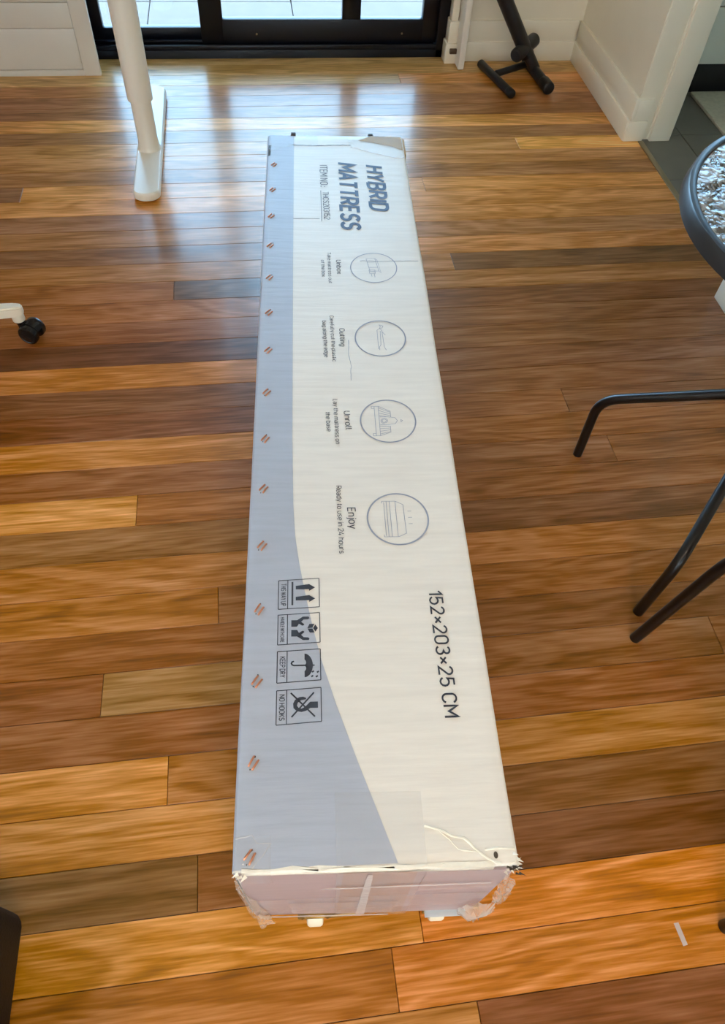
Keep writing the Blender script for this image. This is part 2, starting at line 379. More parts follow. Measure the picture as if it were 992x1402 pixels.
add_box(bm, 1.352, 1.505, 2.545, 3.30, -.08, H); add_box(bm, 1.33, 1.505, -3.0, 1.615, -.08, H); add_box(bm, 1.345, 1.505, 1.615, 2.545, 2.08, H)
tag(finish('wall_right', bm, M['cream'], smooth=False), kind='structure')
def base_profile(bm, along, a0, a1, face, depth_sign):
    "two-step baseboard; along 'x' or 'y'; face = coordinate of its lower front"
    for (z0, z1, off) in ((0.0, .072, 0.0), (.070, .146, .008)):
        f = face + depth_sign * off; bk = face + depth_sign * .024
        lo, hi = min(f, bk), max(f, bk)
        if along == 'x': add_box(bm, a0, a1, lo, hi, z0, z1, bev=.003)
        else: add_box(bm, lo, hi, a0, a1, z0, z1, bev=.003)
bm = bmesh.new(); base_profile(bm, 'x', .845, 1.336, 3.188, 1); tag(finish('baseboard_front', bm, M['trim']), kind='structure')
bm = bmesh.new(); base_profile(bm, 'y', 2.535, 3.20, 1.332, 1)
add_box(bm, 1.335, 1.408, 2.530, 2.555, 0, .070, bev=.003); add_box(bm, 1.341, 1.408, 2.536, 2.555, .070, .144, bev=.003)
tag(finish('baseboard_right', bm, M['trim']), kind='structure')
bm = bmesh.new(); base_profile(bm, 'y', -3.0, 1.64, 1.308, 1); tag(finish('baseboard_near', bm, M['trim']), kind='structure')
# lining of the doorway on the right
bm = bmesh.new(); add_box(bm, 1.356, 1.429, 2.5425, 2.56, .008, 2.09, bev=.002); add_box(bm, 1.434, 1.513, 2.527, 2.56, 0.0, 2.09, bev=.003)
add_box(bm, 1.4285, 1.4345, 2.537, 2.56, .004, 2.09, bev=.001)
add_box(bm, 1.332, 1.508, 1.60, 1.632, 0, 2.09, bev=.003); add_box(bm, 1.34, 1.505, 1.632, 2.54, 2.06, 2.09, bev=.003)
tag(finish('trim_2', bm, M['trim']), kind='structure')
# architrave with plinth at the black door, and the narrow white board standing out beside it
bm = bmesh.new(); add_box(bm, .806, .834, 3.186, 3.23, .148, 2.15, bev=.003); add_box(bm, .800, .838, 3.176, 3.23, .072, .150, bev=.003); add_box(bm, .792, .842, 3.168, 3.23, 0, .074, bev=.003)
tag(finish('trim_3', bm, M['trim']), kind='structure')
slab = box('trim_4', (.836, .860, 3.105, 3.205, 0.004, 2.12), M['white_paint'], bev=.0025); tag(slab, kind='structure')
hg = box('hinge', (.808, .838, 3.156, 3.172, .040, .058), M['hinge'], slab, bev=.003)

# black sliding door to the patio
door = empty('door_1', (0, 3.23, 0)); tag(door, kind='structure')
def dpart(name, boxes, m, parent=door, bev=.003):
    bm = bmesh.new()
    for b in boxes: add_box(bm, b[0], b[1], b[2] - 3.23, b[3] - 3.23, b[4], b[5], bev=bev)
    return finish(name, bm, m, parent)
dpart('sill', [(-.63, .80, 3.232, 3.40, -.06, .030), (-.63, .80, 3.236, 3.246, .028, .046), (-.63, .80, 3.288, 3.296, .028, .044), (-.63, .80, 3.335, 3.345, .028, .042)], M['black_alu'])
dpart('door_frame', [(.765, .822, 3.232, 3.38, -.05, 2.12), (-.63, -.60, 3.232, 3.38, -.05, 2.12), (-.63, .822, 3.232, 3.38, 2.06, 2.12)], M['black_alu'])
rp = dpart('door_panel', [(-.170, -.083, 3.252, 3.288, .046, 2.06), (.705, .775, 3.252, 3.288, .046, 2.06), (-.09, .71, 3.252, 3.288, .046, .130), (-.09, .71, 3.252, 3.288, 1.98, 2.06), (.383, .456, 3.254, 3.286, .12, 2.0)], M['black_alu'])
for (a, b) in ((-.085, .386), (.453, .708)):
    dpart('pane', [(a, b, 3.267, 3.273, .125, 1.985)], M['glass'], rp, bev=0)
for x in (.045, .625): 
    bm = bmesh.new(); add_lathe(bm, [(.004, 0), (.004, -.0015)], 10, (x, 3.2525 - 3.23, .080), 'y'); finish('screw', bm, M['alu'], rp)
lp = dpart('door_panel', [(-.60, -.545, 3.296, 3.330, .044, 2.06), (-.165, -.09, 3.296, 3.330, .044, 2.06), (-.55, -.16, 3.296, 3.330, .044, .086), (-.55, -.16, 3.296, 3.330, 1.98, 2.06)], M['black_alu'])
dpart('pane', [(-.547, -.162, 3.31, 3.316, .082, 1.985)], M['glass'], lp, bev=0)

# patio outside
ground = box('ground', (-40, 40, 3.41, 70, -.30, -.135), M['concrete']); tag(ground, kind='structure')
pvm = {}
for i in range(-6, 6):
    for j in range(0, 7):
        bm = bmesh.new(); add_box(bm, -.3305, .3305, -.3305, .3305, -.04, 0, bev=.003, seg=1)
        o = finish('paving_slab', bm, M['concrete'], ground, loc=(.23 + .3325 + .665 * i, 3.42 + .3325 + .665 * j, -.10 + rnd.uniform(-.001, .001))) if not pvm else bpy.data.objects.new('paving_slab', pvm['me'])
        if pvm:
            bm.free(); C.objects.link(o); o.parent = ground; o.location = (.23 + .3325 + .665 * i, 3.42 + .3325 + .665 * j, -.10 + rnd.uniform(-.001, .001))
        else: pvm['me'] = o.data

# tiled bathroom through the doorway
bath = box('floor_bathroom', (1.412, 3.0, 1.0, 3.30, -.08, -.006), M['grout']); tag(bath, kind='structure')
tm = None
for i in range(6):
    for j in range(8):
        x0, y0 = 1.412 + .166 - .30 + .302 * i, 2.574 - .302 * 5 + .302 * j
        xa, xb, ya, yb = max(x0, 1.413), min(x0 + .299, 3.0), max(y0, 1.0), min(y0 + .299, 3.29)
        if xb - xa < .02 or yb - ya < .02: continue
        o = box('tile', ((xa - xb) / 2, (xb - xa) / 2, (ya - yb) / 2, (yb - ya) / 2, -.005, .004), M['tile'], bath, bev=.001, seg=1)
        o.location = ((xa + xb) / 2, (ya + yb) / 2, -.004)
tag(box('wall_bathroom', (3.0, 3.1, .9, 3.40, -.08, H), M['cream']), kind='structure')
tag(box('wall_bathroom_near', (1.505, 3.0, .9, 1.0, -.08, H), M['cream']), kind='structure')
win = empty('window_1', (2.1, 3.33, 1.635)); tag(win, kind='structure')
bm = bmesh.new()
for b in ((-.50, -.46, -.03, .03, -.615, .615), (.46, .50, -.03, .03, -.615, .615), (-.50, .50, -.03, .03, -.615, -.575), (-.50, .50, -.03, .03, .575, .615)): add_box(bm, *b, bev=.003)
finish('window_frame', bm, M['white_paint'], win); box('pane', (-.462, .462, -.003, .003, -.577, .577), M['glass'], win)

# ------------------------------------------------------------------ ceiling lights (warm), out of frame
for i, (x, y) in enumerate(((.40, -1.25), (-1.3, -1.7))):
    t = empty('ceiling_light', (x, y, H)); tag(t, ('round warm ceiling light above the photographer', 'round warm ceiling light behind the photographer, near the rear wall')[i], 'light', 'ceiling lights')
    bm = bmesh.new(); add_lathe(bm, [(.20, 0), (.20, -.03), (.185, -.035), (.185, 0)], 32); finish('rim', bm, M['white_plastic'], t)
    bm = bmesh.new(); add_lathe(bm, [(.18, -.02), (.18, -.034), (.10, -.05), (.02, -.055)], 32); finish('diffuser', bm, M['lamp_glow'], t)

# ------------------------------------------------------------------ the mattress carton
BL, BW, BZ0, BZ1 = 1.652, .330, .080, .410
BH = BZ1 - BZ0
carton = empty('mattress_carton', (-.085, .174, BZ0), -math.atan2(.0743, .9972))
tag(carton, 'long white and blue-grey mattress carton with printed instructions lying on the floor', 'box')
def top_h(u, v):
    return BH + .0012 * math.sin(6.5 * v + 3 * u) + .0010 * math.sin(17 * u + 2.1 * v) + .0012 * noise.noise(Vector((u * 9, v * 5, 2.3)))
def side_du(v, z):
    return .0014 * noise.noise(Vector((v * 4, z * 6, 7.7)))
# body: rounded rectangular section lofted along the length
def carton_body():
    bm = bmesh.new(); r = .006; prof = []
    nt = 26
    for i in range(nt + 1): prof.append((r + (BW - 2 * r) * i / nt, BH, 'top'))
    for a in (60, 30): prof.append((BW - r + r * math.cos(math.radians(a)), BH - r + r * math.sin(math.radians(a)), 'c'))
    for i in range(6): prof.append((BW, BH - r - (BH - 2 * r) * i / 5, 's'))
    for a in (-30, -60): prof.append((BW - r + r * math.cos(math.radians(a)), r + r * math.sin(math.radians(a)), 'c'))
    for i in range(9): prof.append((BW - r - (BW - 2 * r) * i / 8, 0, 'b'))
    for a in (240, 210): prof.append((r + r * math.cos(math.radians(a)), r + r * math.sin(math.radians(a)), 'c'))
    for i in range(6): prof.append((0, r + (BH - 2 * r) * i / 5, 's'))
    for a in (150, 120): prof.append((r + r * math.cos(math.radians(a)), BH - r + r * math.sin(math.radians(a)), 'c'))
    n = 84; st = [(0, .0035), (.0012, .0012), (.0035, 0)] + [(.0035 + (BL - .007) * k / n, 0) for k in range(1, n)] + [(BL - .0035, 0), (BL - .0012, .0012), (BL, .0035)]
    rings = []
    for v, ins in st:
        ring = []
        for (u, z, kd) in prof:
            fz = max(0.0, (z / BH - .9) / .1) if z > BH * .9 else 0.0
            du = side_du(v, z)
            uu = u + du * (1 if u > BW / 2 else -1) * (1 if kd in 'sc' else 0)
            zz = z + (top_h(u, v) - BH) * fz
            uu = BW / 2 + (uu - BW / 2) * (1 - ins / (BW / 2)); zz = BH / 2 + (zz - BH / 2) * (1 - ins / (BH / 2))
            ring.append(bm.verts.new((uu, v - .006 * max(0, (u / BW)) * max(0, 1 - v / .2), zz)))
        rings.append(ring)
    k = len(prof)
    for a, b in zip(rings, rings[1:]):
        for i in range(k): bm.faces.new((a[i], a[(i + 1) % k], b[(i + 1) % k], b[i]))
    bm.faces.new(rings[0]); bm.faces.new(rings[-1][::-1])
    bmesh.ops.recalc_face_normals(bm, faces=bm.faces)
    return finish('carton_body', bm, M['carton'], carton)
carton_body()
def vfront(u): return -.006 * max(0, u / BW)

def top_poly(name, rows, m, lift=.0005, wrap=False):
    "strip on the top face: rows of (v, u0, u1)"
    bm = bmesh.new(); prev = None; nu = 8
    for v, u0, u1 in rows:
        cur = [bm.verts.new((u0 + (u1 - u0) * i / nu, v, top_h(u0 + (u1 - u0) * i / nu, v) + lift)) for i in range(nu + 1)]
        if wrap: cur = [bm.verts.new((-.0009 - abs(side_du(v, BH)), v, .008)), bm.verts.new((-.0009 - abs(side_du(v, BH)), v, BH - .006)), bm.verts.new((.0012, v, top_h(.001, v) - .0008))] + cur
        if prev:
            for i in range(len(cur) - 1): bm.faces.new((prev[i], prev[i + 1], cur[i + 1], cur[i]))
        prev = cur
    bmesh.ops.recalc_face_normals(bm, faces=bm.faces)
    if sum(f.normal.z for f in bm.faces) < 0: bmesh.ops.reverse_faces(bm, faces=bm.faces)
    return finish(name, bm, m, carton)
edge = [(1.648, .0625), (1.04, .063), (.656, .064), (.52, .0662), (.458, .0694), (.4065, .076), (.3574, .0842), (.3052, .0941), (.2558, .1053), (.1939, .1231), (.1178, .148), (.0523, .171), (.002, .1885)]
rows = []
for (va, ua), (vb, ub) in zip(edge, edge[1:]):
    n = max(1, int(abs(va - vb) / .018))
    for k in range(n):
        t = k / n; rows.append((va + (vb - va) * t, .0035, ua + (ub - ua) * t))
rows.append((.002, .0035, .1885))
top_poly('printed_panel', rows, M['print_grey'], wrap=True)

# ---- printed lettering: single-line letters given a stroke width
def A(cx, cy, rx, ry, a0, a1, n=9):
    return [(cx + rx * math.cos(math.radians(a0 + (a1 - a0) * k / n)), cy + ry * math.sin(math.radians(a0 + (a1 - a0) * k / n))) for k in range(n + 1)]
def RR(x0, y0, x1, y1):
    rx = (x1 - x0) / 2; ry = min(rx * 1.05, (y1 - y0) / 2); cx = (x0 + x1) / 2
    return A(cx, y1 - ry, rx, ry, 0, 180, 10) + A(cx, y0 + ry, rx, ry, 180, 360, 10) + [(x1, y1 - ry)]
X = .72
G = {
 'A': (.6, [[(0, 0), (.3, 1), (.6, 0)], [(.11, .33), (.49, .33)]]),
 'B': (.56, [[(0, 0), (0, 1)] + A(.29, .77, .23, .23, 90, -90) + [(0, .54)], [(0, .54)] + A(.29, .27, .27, .27, 90, -90) + [(0, 0)]]),
 'C': (.54, [A(.28, .7, .27, .30, 15, 180) + A(.28, .30, .27, .30, 180, 345)]),
 'D': (.55, [[(0, 0), (0, 1), (.25, 1)] + A(.27, .7, .28, .30, 90, 0) + A(.27, .3, .28, .30, 0, -90) + [(0, 0)]]),
 'E': (.48, [[(.48, 1), (0, 1), (0, 0), (.48, 0)], [(0, .52), (.42, .52)]]),
 'H': (.54, [[(0, 0), (0, 1)], [(.54, 0), (.54, 1)], [(0, .52), (.54, .52)]]),
 'I': (.0, [[(0, 0), (0, 1)]]),
 'K': (.54, [[(0, 0), (0, 1)], [(.52, 1), (0, .38)], [(.17, .58), (.55, 0)]]),
 'L': (.46, [[(0, 1), (0, 0), (.46, 0)]]),
 'M': (.68, [[(0, 0), (0, 1), (.34, .35), (.68, 1), (.68, 0)]]),
 'N': (.56, [[(0, 0), (0, 1), (.56, 0), (.56, 1)]]),
 'O': (.56, [RR(0, 0, .56, 1)]),
 'P': (.52, [[(0, 0), (0, 1)] + A(.26, .73, .26, .27, 90, -90) + [(0, .46)]]),
 'R': (.54, [[(0, 0), (0, 1)] + A(.26, .73, .26, .27, 90, -90) + [(0, .46)], [(.27, .46), (.54, 0)]]),
 'S': (.52, [A(.27, .75, .24, .25, 22, 262) + A(.26, .255, .26, .255, 84, -158)]),
 'T': (.56, [[(0, 1), (.56, 1)], [(.28, 1), (.28, 0)]]),
 'U': (.54, [[(0, 1), (0, .28)] + A(.27, .28, .27, .28, 180, 360) + [(.54, 1)]]),
 'W': (.8, [[(0, 1), (.2, 0), (.4, .9), (.6, 0), (.8, 1)]]),
 'Y': (.56, [[(0, 1), (.28, .45), (.56, 1)], [(.28, .45), (.28, 0)]]),
 '0': (.52, [RR(0, 0, .52, 1)]),
 '1': (.24, [[(0, .74), (.24, 1), (.24, 0)]]),
 '2': (.52, [A(.26, .74, .25, .26, 165, -32) + [(0, 0), (.53, 0)]]),
 '3': (.52, [A(.25, .77, .23, .23, 155, -80) + A(.25, .27, .27, .27, 78, -158)]),
 '4': (.56, [[(.3, 1), (0, .24), (.56, .24)], [(.40, .5), (.40, 0)]]),
 '5': (.52, [[(.47, 1), (.07, 1), (.04, .54)] + A(.25, .32, .27, .32, 125, -158)]),
 '\u00d7': (.42, [[(0, .22), (.42, .64)], [(0, .64), (.42, .22)]]),
 '.': (.0, [[(0, 0), (0, .13)]]), ':': (.0, [[(0, 0), (0, .13)], [(0, .5), (0, .63)]]),
 'a': (.44, [A(.23, .5, .21, .22, 150, 0) + [(.44, 0)], RR(0, 0, .44, .40)]),
 'b': (.46, [[(0, 1), (0, 0)], RR(0, 0, .46, X)]),
 'c': (.42, [A(.23, .48, .23, .24, 30, 180) + A(.23, .24, .23, .24, 180, 330)]),
 'd': (.46, [[(.46, 1), (.46, 0)], RR(0, 0, .46, X)]),
 'e': (.46, [[(0, .37), (.46, .37)] + A(.23, .48, .23, .24, 0, 180) + A(.23, .24, .23, .24, 180, 325)]),
 'f': (.3, [A(.3, .78, .17, .22, 80, 180) + [(.13, 0)], [(0, X), (.3, X)]]),
 'g': (.46, [RR(0, 0, .46, X), [(.46, X), (.46, -.04)] + A(.23, -.04, .23, .22, 0, -150)]),
 'h': (.44, [[(0, 1), (0, 0)], [(0, .45)] + A(.22, .48, .22, .24, 180, 0) + [(.44, 0)]]),
 'i': (.0, [[(0, 0), (0, X)], [(0, .88), (0, 1)]]),
 'j': (.12, [[(.12, X), (.12, -.1)] + A(0, -.1, .12, .13, 0, -90), [(.12, .88), (.12, 1)]]),
 'k': (.42, [[(0, 1), (0, 0)], [(.4, X), (0, .28)], [(.13, .42), (.42, 0)]]),
 'l': (.14, [[(0, 1), (0, .13)] + A(.13, .13, .13, .13, 180, 270)]),
 'm': (.76, [[(0, X), (0, 0)], [(0, .46)] + A(.19, .48, .19, .24, 180, 0) + [(.38, 0)], [(.38, .46)] + A(.57, .48, .19, .24, 180, 0) + [(.76, 0)]]),
 'n': (.44, [[(0, X), (0, 0)], [(0, .45)] + A(.22, .48, .22, .24, 180, 0) + [(.44, 0)]]),
 'o': (.47, [RR(0, 0, .47, X)]),
 'p': (.46, [[(0, X), (0, -.26)], RR(0, 0, .46, X)]),
 'r': (.26, [[(0, X), (0, 0)], [(0, .42)] + A(.22, .46, .22, .26, 180, 75)]),
 's': (.42, [A(.21, .53, .19, .19, 22, 262) + A(.20, .18, .20, .18, 84, -155)]),
 't': (.3, [[(.12, .95), (.12, .15)] + A(.26, .15, .14, .15, 180, 270), [(0, X), (.3, X)]]),
 'u': (.44, [[(0, X), (0, .24)] + A(.22, .24, .22, .24, 180, 360) + [(.44, X)], [(.44, .24), (.44, 0)]]),
 'w': (.66, [[(0, X), (.165, 0), (.33, .62), (.495, 0), (.66, X)]]),
 'x': (.42, [[(0, 0), (.42, X)], [(0, X), (.42, 0)]]),
 'y': (.46, [[(0, X), (.23, 0)], [(.46, X), (.16, -.26)]]),
}
def ribbon(bm, pts, w, put):
    n = len(pts); L_, R_ = [], []
    closed = math.hypot(pts[0][0] - pts[-1][0], pts[0][1] - pts[-1][1]) < 1e-9 and n > 3
    for i, p in enumerate(pts):
        def d(a, b):
            x, y = b[0] - a[0], b[1] - a[1]; l = math.hypot(x, y) or 1e-9; return x / l, y / l
        d1 = d(pts[i - 1], p) if i else (d(pts[-2], p) if closed else None)
        d2 = d(p, pts[i + 1]) if i < n - 1 else (d(p, pts[1]) if closed else None)
        d1 = d1 or d2; d2 = d2 or d1
        nx, ny = -(d1[1] + d2[1]), d1[0] + d2[0]; l = math.hypot(nx, ny)
        if l < .3: nx, ny, l = -d2[1], d2[0], 1
        nx /= l; ny /= l; k = max(.45, -d2[1] * nx + d2[0] * ny)
        s = w / 2 / k
        L_.append(bm.verts.new(put(p[0] + nx * s, p[1] + ny * s))); R_.append(bm.verts.new(put(p[0] - nx * s, p[1] - ny * s)))
    for i in range(n - 1):
        bm.faces.new((L_[i], R_[i], R_[i + 1], L_[i + 1]))
def layout(s, gap):
    x = 0; out = []
    for ch in s:
        if ch == ' ': x += .30; continue
        w, st = G[ch]; out.append((x, st)); x += w + gap
    return out, x - gap
def dense(pts, k=.25):
    out = [pts[0]]
    for a, b in zip(pts, pts[1:]):
        n = max(1, int(math.hypot(b[0] - a[0], b[1] - a[1]) / k))
        out += [(a[0] + (b[0] - a[0]) * i / n, a[1] + (b[1] - a[1]) * i / n) for i in range(1, n + 1)]
    return out
LIFT = .0009
def lettering(s, u0, v0, v1, cap, weight, m, gap=.2, slant=0.0, u1=None, name='lettering', extra=None):
    "s reads from v0 towards v1 (down the carton), letter tops point to +u"
    gl, w = layout(s, gap); bm = bmesh.new(); k = (v0 - v1) / w; u1 = u0 if u1 is None else u1
    ar = cap / k
    def put_for(x0):
        def put(x, y):
            # x,y in cap units with isotropic stroke; squeeze x to the measured length
            X_ = x; r = (x0 * 1.0 + X_) * k + slant * y * cap
            v = v0 - r; u = u0 + (u1 - u0) * r / (v0 - v1) + y * cap
            return (u, v, top_h(u, v) + LIFT)
        return put
    for x0, st in gl:
        for stroke in st:
            # stroke in metric space so weight stays even
            mp = [(px * cap, py * cap) for px, py in dense(stroke)]
            pf = put_for(x0)
            ribbon(bm, mp, weight * cap, lambda a, b, pf=pf: pf(a / cap, b / cap))
    if extra: extra(bm)
    return finish(name, bm, m, carton, smooth=False)
def line_on_top(bm, pts, w):
    ribbon(bm, pts, w, lambda u, v: (u, v, top_h(u, v) + LIFT))
lettering('HYBRID', .2322, 1.512, 1.330, .037, .20, M['ink_blue'], gap=.24, slant=.20, u1=.2334)
lettering('MATTRESS', .1670, 1.522, 1.258, .0375, .20, M['ink_blue'], gap=.22, slant=.18, u1=.1678)
lettering('ITEM NO.:', .1238, 1.512, 1.421, .0165, .10, M['ink'], gap=.22)
lettering('THCS203152', .1282, 1.400, 1.290, .0125, .10, M['ink'], gap=.16, u1=.1298, extra=lambda bm: line_on_top(bm, [(.1240, 1.405 - .0123 * k) for k in range(11)], .0011))
for s, u, a, b, cap, u1, wt in (('Unbox', .1511, 1.1436, 1.098, .0095, .1519, .115), ('Take mattress out', .1337, 1.1695, 1.068, .0068, .1345, .115), ('of the box', .1200, 1.143, 1.089, .0068, .1212, .115),
                            ('Cutting', .1509, .9316, .8827, .0095, .1514, .115), ('Carefully cut the plastic', .1335, .9686, .8422, .0073, .1357, .115), ('bag along the edge', .1192, .9535, .8532, .0073, .1215, .115),
                            ('Unroll', .1519, .7185, .6765, .0100, .154, .115), ('Lay the mattress on', .1340, .7473, .6444, .0076, .136, .115), ('the base', .1203, .7164, .6726, .0076, .122, .115),
                            ('Enjoy', .1500, .511, .4719, .0118, .1515, .115), ('Ready to use in 24 hours', .1338, .5546, .4267, .0080, .1348, .115)):
    lettering(s, u, a, b, cap, wt, M['ink'], gap=.2, u1=u1)
lettering('152\u00d7203\u00d725 CM', .2612, .3594, .1725, .0182, .13, M['ink'], gap=.22, u1=.2627)

# ---- instruction circles: (r, t) with r along the reading direction, t towards the letter tops
def circle_icon(cv, cu, strokes, ring_w=.0024):
    bm = bmesh.new()
    ring = [(cu + .0470 * math.cos(a), cv + .0486 * math.sin(a)) for a in [2 * math.pi * k / 64 for k in range(65)]]
    line_on_top(bm, ring, ring_w); finish('printed_ring', bm, M['ink_line'], carton, smooth=False)
    bm = bmesh.new()
    for st in strokes: line_on_top(bm, [(cu + t, cv - r) for r, t in st], .00085)
    finish('line_drawing', bm, M['ink_line'], carton, smooth=False)
def cl(p): return p + [p[0]]
mm = lambda pts: [(a / 1000, b / 1000) for a, b in pts]
# carton standing open with mattress roll slipping out
circle_icon(1.1179, .2268, [mm(cl([(-30, -14), (-30, 4), (12, 10), (12, -8)])), mm([(-30, 4), (-26, 8), (18, 14), (12, 10)]), mm([(-18, -13), (-18, 5)]), mm([(0, -10), (0, 8)]), mm(cl([(8, -10), (20, -9), (20, 2), (8, 2)])), mm([(14, -9), (14, 2)]), mm([(20, -6), (30, -5)]), mm([(20, 0), (32, 1)])], .0018)
# rolled mattress with scissors
circle_icon(.9049, .2268, [mm([(-22, -5), (30, -5)]), mm([(-22, 4), (24, 6)]), mm([(-22, -5), (-27, 0), (-22, 4)]), mm([(-27, 0), (-32, 2), (-37, 0), (-34, 7), (-28, 5), (-27, 0)]), mm([(-20, 1), (18, 0)]), mm([(24, 6), (33, 9)]), mm([(18, 0), (24, -3), (32, -3)]), mm([(-18, 4), (-8, 10)])])
# mattress unrolling on a slatted base
sl = [mm(cl([(-34, -22), (-34, -15), (34, -15), (34, -22)])), mm([(-34, -15), (-22, 5), (-8, 5)]), mm([(34, -15), (26, 3), (12, 3)]), mm([(-34, -22), (-34, -27), (-29, -27), (-29, -22)]), mm([(34, -22), (34, -27), (29, -27), (29, -22)])]
for k in range(4): sl.append(mm([(-30 + k * 6, -15), (-20 + k * 4, 4)])); sl.append(mm([(30 - k * 6, -15), (25 - k * 4, 2)]))
sl.append([(.000 + .0045 * math.cos(a) * (1 + .12 * a) * .6, -.006 + .0045 * math.sin(a) * (1 + .12 * a) * .6) for a in [k * .5 for k in range(26)]])
sl.append(mm([(-9, -14), (-9, 0), (-7, 12), (0, 16), (7, 12), (9, 0), (9, -14)])); sl.append(mm(cl([(-2, 22), (3, 22), (0, 25)])))
circle_icon(.6953, .2265, sl)
# finished mattress with air lines
circle_icon(.4898, .2270, [mm([(-32, -20), (32, -20)]), mm(cl([(-34, -16), (-34, -11), (34, -11), (34, -16)])), mm([(-34, -11), (-34, -2), (-27, 10), (28, 11), (34, -1), (34, -11)]), mm([(-34, -2), (34, -2)]), mm([(-34, -16), (-34, -23), (-30, -23)]), mm([(34, -16), (34, -23), (30, -23)])] + [mm([(x, 16), (x, 22)]) for x in (-14, -2, 10)], .0026)

# ---- handling marks
def fill(bm, pts, cu, cv):
    vs = [bm.verts.new((cu + t, cv - r, top_h(cu + t, cv - r) + LIFT)) for r, t in pts]
    f = bm.faces.new(vs); bmesh.ops.triangulate(bm, faces=[f])
def handling(v_top, v_bot, text, draw, skew=.0032, cap=.0066, tv=None):
    "frame of one handling mark between v_top and v_bot, drawn slightly askew like the print"
    u0, ud, u1 = .0461, .0592, .1038; vm = (v_top + v_bot) / 2
    sk = lambda u: skew * (u - u0) / (u1 - u0)
    bm = bmesh.new(); w = .0011
    for a, b in (((u0, v_top), (u1, v_top)), ((u0, v_bot), (u1, v_bot)), ((u0, v_top), (u0, v_bot)), ((u1, v_top), (u1, v_bot)), ((ud, v_top), (ud, v_bot))):
        n = 6; line_on_top(bm, [(a[0] + (b[0] - a[0]) * k / n, a[1] + (b[1] - a[1]) * k / n + sk(a[0] + (b[0] - a[0]) * k / n)) for k in range(n + 1)], w)
    finish('printed_frame', bm, M['ink'], carton, smooth=False)
    bm = bmesh.new(); draw(bm, .0815, vm + sk(.0815)); finish('handling_mark', bm, M['ink'], carton, smooth=False)
    tv = tv or .0345
    lettering(text, .0499, vm + tv / 2 + sk(.05), vm - tv / 2 + sk(.05), cap, .15, M['ink'], gap=.2)
def d_up(bm, cu, cv):
    fill(bm, mm([(-19, -17), (19, -17), (19, -14.5), (-19, -14.5)]), cu, cv)
    for x in (-9.5, 8.5): fill(bm, mm([(x - 2.8, -11), (x + 2.8, -11), (x + 2.8, 8), (x + 5.6, 8), (x, 16.5), (x - 5.6, 8), (x - 2.8, 8)]), cu, cv)
def d_care(bm, cu, cv):
    for s in (-1, 1):
        fill(bm, mm([(s * 2.5, -17), (s * 12.5, -17), (s * 12.5, -9), (s * 18, -1), (s * 18, 7), (s * 15.6, 8), (s * 14, 6), (s * 13.6, 0), (s * 10, -3.5), (s * 6, 1), (s * 4.4, 0), (s * 4, -2), (s * 7, -6.5), (s * 2.5, -9)]), cu, cv)
    for p in ([(0, 5), (-6.5, 8), (-6.5, 15), (-.7, 12)], [(0.8, 5.4), (6.8, 8.4), (6.6, 15), (.8, 12)], [(0, 13), (-5.6, 16), (0, 19.5), (5.6, 16.2)]): fill(bm, mm(p), cu, cv)
def d_dry(bm, cu, cv):
    dome = [(17 * math.cos(a), 1 + 11 * math.sin(a)) for a in [math.pi * k / 14 for k in range(15)]]
    scal = []
    for k in range(4):
        x0 = -17 + k * 8.5; scal += [(x0, 1), (x0 + 2.1, 2.6), (x0 + 4.25, 3.2), (x0 + 6.4, 2.6)]
    fill(bm, mm(dome + scal[1:]), cu, cv)
    line_on_top(bm, [(cu + t, cv - r) for r, t in mm([(0, 12), (0, 14.5)])], .0018)
    line_on_top(bm, [(cu + t, cv - r) for r, t in mm([(0, 4), (0, -13), (-1, -15.5), (-3, -16.5), (-5.4, -15.4), (-6, -13)])], .0021)
    for r, t in ((9, 12), (9.5, 18.5), (15.5, 11), (16, 17)): fill(bm, mm([(r - 1.8, t + 1), (r + .2, t + 1.8), (r + 1.9, t - .6), (r, t - 1.8)]), cu, cv)
def d_hook(bm, cu, cv):
    fill(bm, mm([(-5, 18), (3.5, 18), (3.5, 8), (7, 3), (8.5, -3), (7.5, -9), (3, -13.5), (-3, -14), (-8, -11.5), (-11.5, -6), (-12, -1), (-10.5, 2.5), (-8.5, 3), (-8, 0), (-7.5, -4), (-4, -8), (0, -9), (3.2, -6.5), (4, -3), (2, 1), (-5, 8)]), cu, cv)
    line_on_top(bm, [(cu + t, cv - r) for r, t in mm([(-17.5, -17), (15, 14)])], .0021)
    line_on_top(bm, [(cu + t, cv - r) for r, t in mm([(15, -16), (-17.5, 13)])], .0021)
handling(.3808, .3342, 'THIS WAY UP', d_up, tv=.036)
handling(.3251, .2796, 'HANDLE WITH CARE', d_care, cap=.0048, tv=.038)
handling(.2696, .2248, 'KEEP DRY', d_dry, tv=.029)
handling(.2142, .1684, 'NO HOOKS', d_hook, tv=.034)

# ---- copper staples in pairs along the left edge
st_me = None
for i in range(15):
    v = .0154 + i * .1068 + rnd.uniform(-.002, .002); u = (.0191, .0193, .0202, .0197, .0208, .02, .0195, .0192, .0191, .0179, .0168, .0158, .0149, .0157, .017)[i]
    for s in (-1, 1):
        cu_, cv_ = u + s * .0026, v - s * .0024
        if st_me is None:
            bm = bmesh.new(); add_tube(bm, fillet([(0, -.0068, -.0014), (0, -.0062, .0009), (0, .0062, .0009), (0, .0068, -.0014)], .0008, 2), .00135, 8); o = finish('staple', bm, M['copper'], carton); st_me = o.data
        else: o = bpy.data.objects.new('staple', st_me); C.objects.link(o); o.parent = carton
        o.location = (cu_, cv_, top_h(cu_, cv_) + .0006); o.rotation_euler = (0, 0, math.radians(-33 + rnd.uniform(-6, 6)))
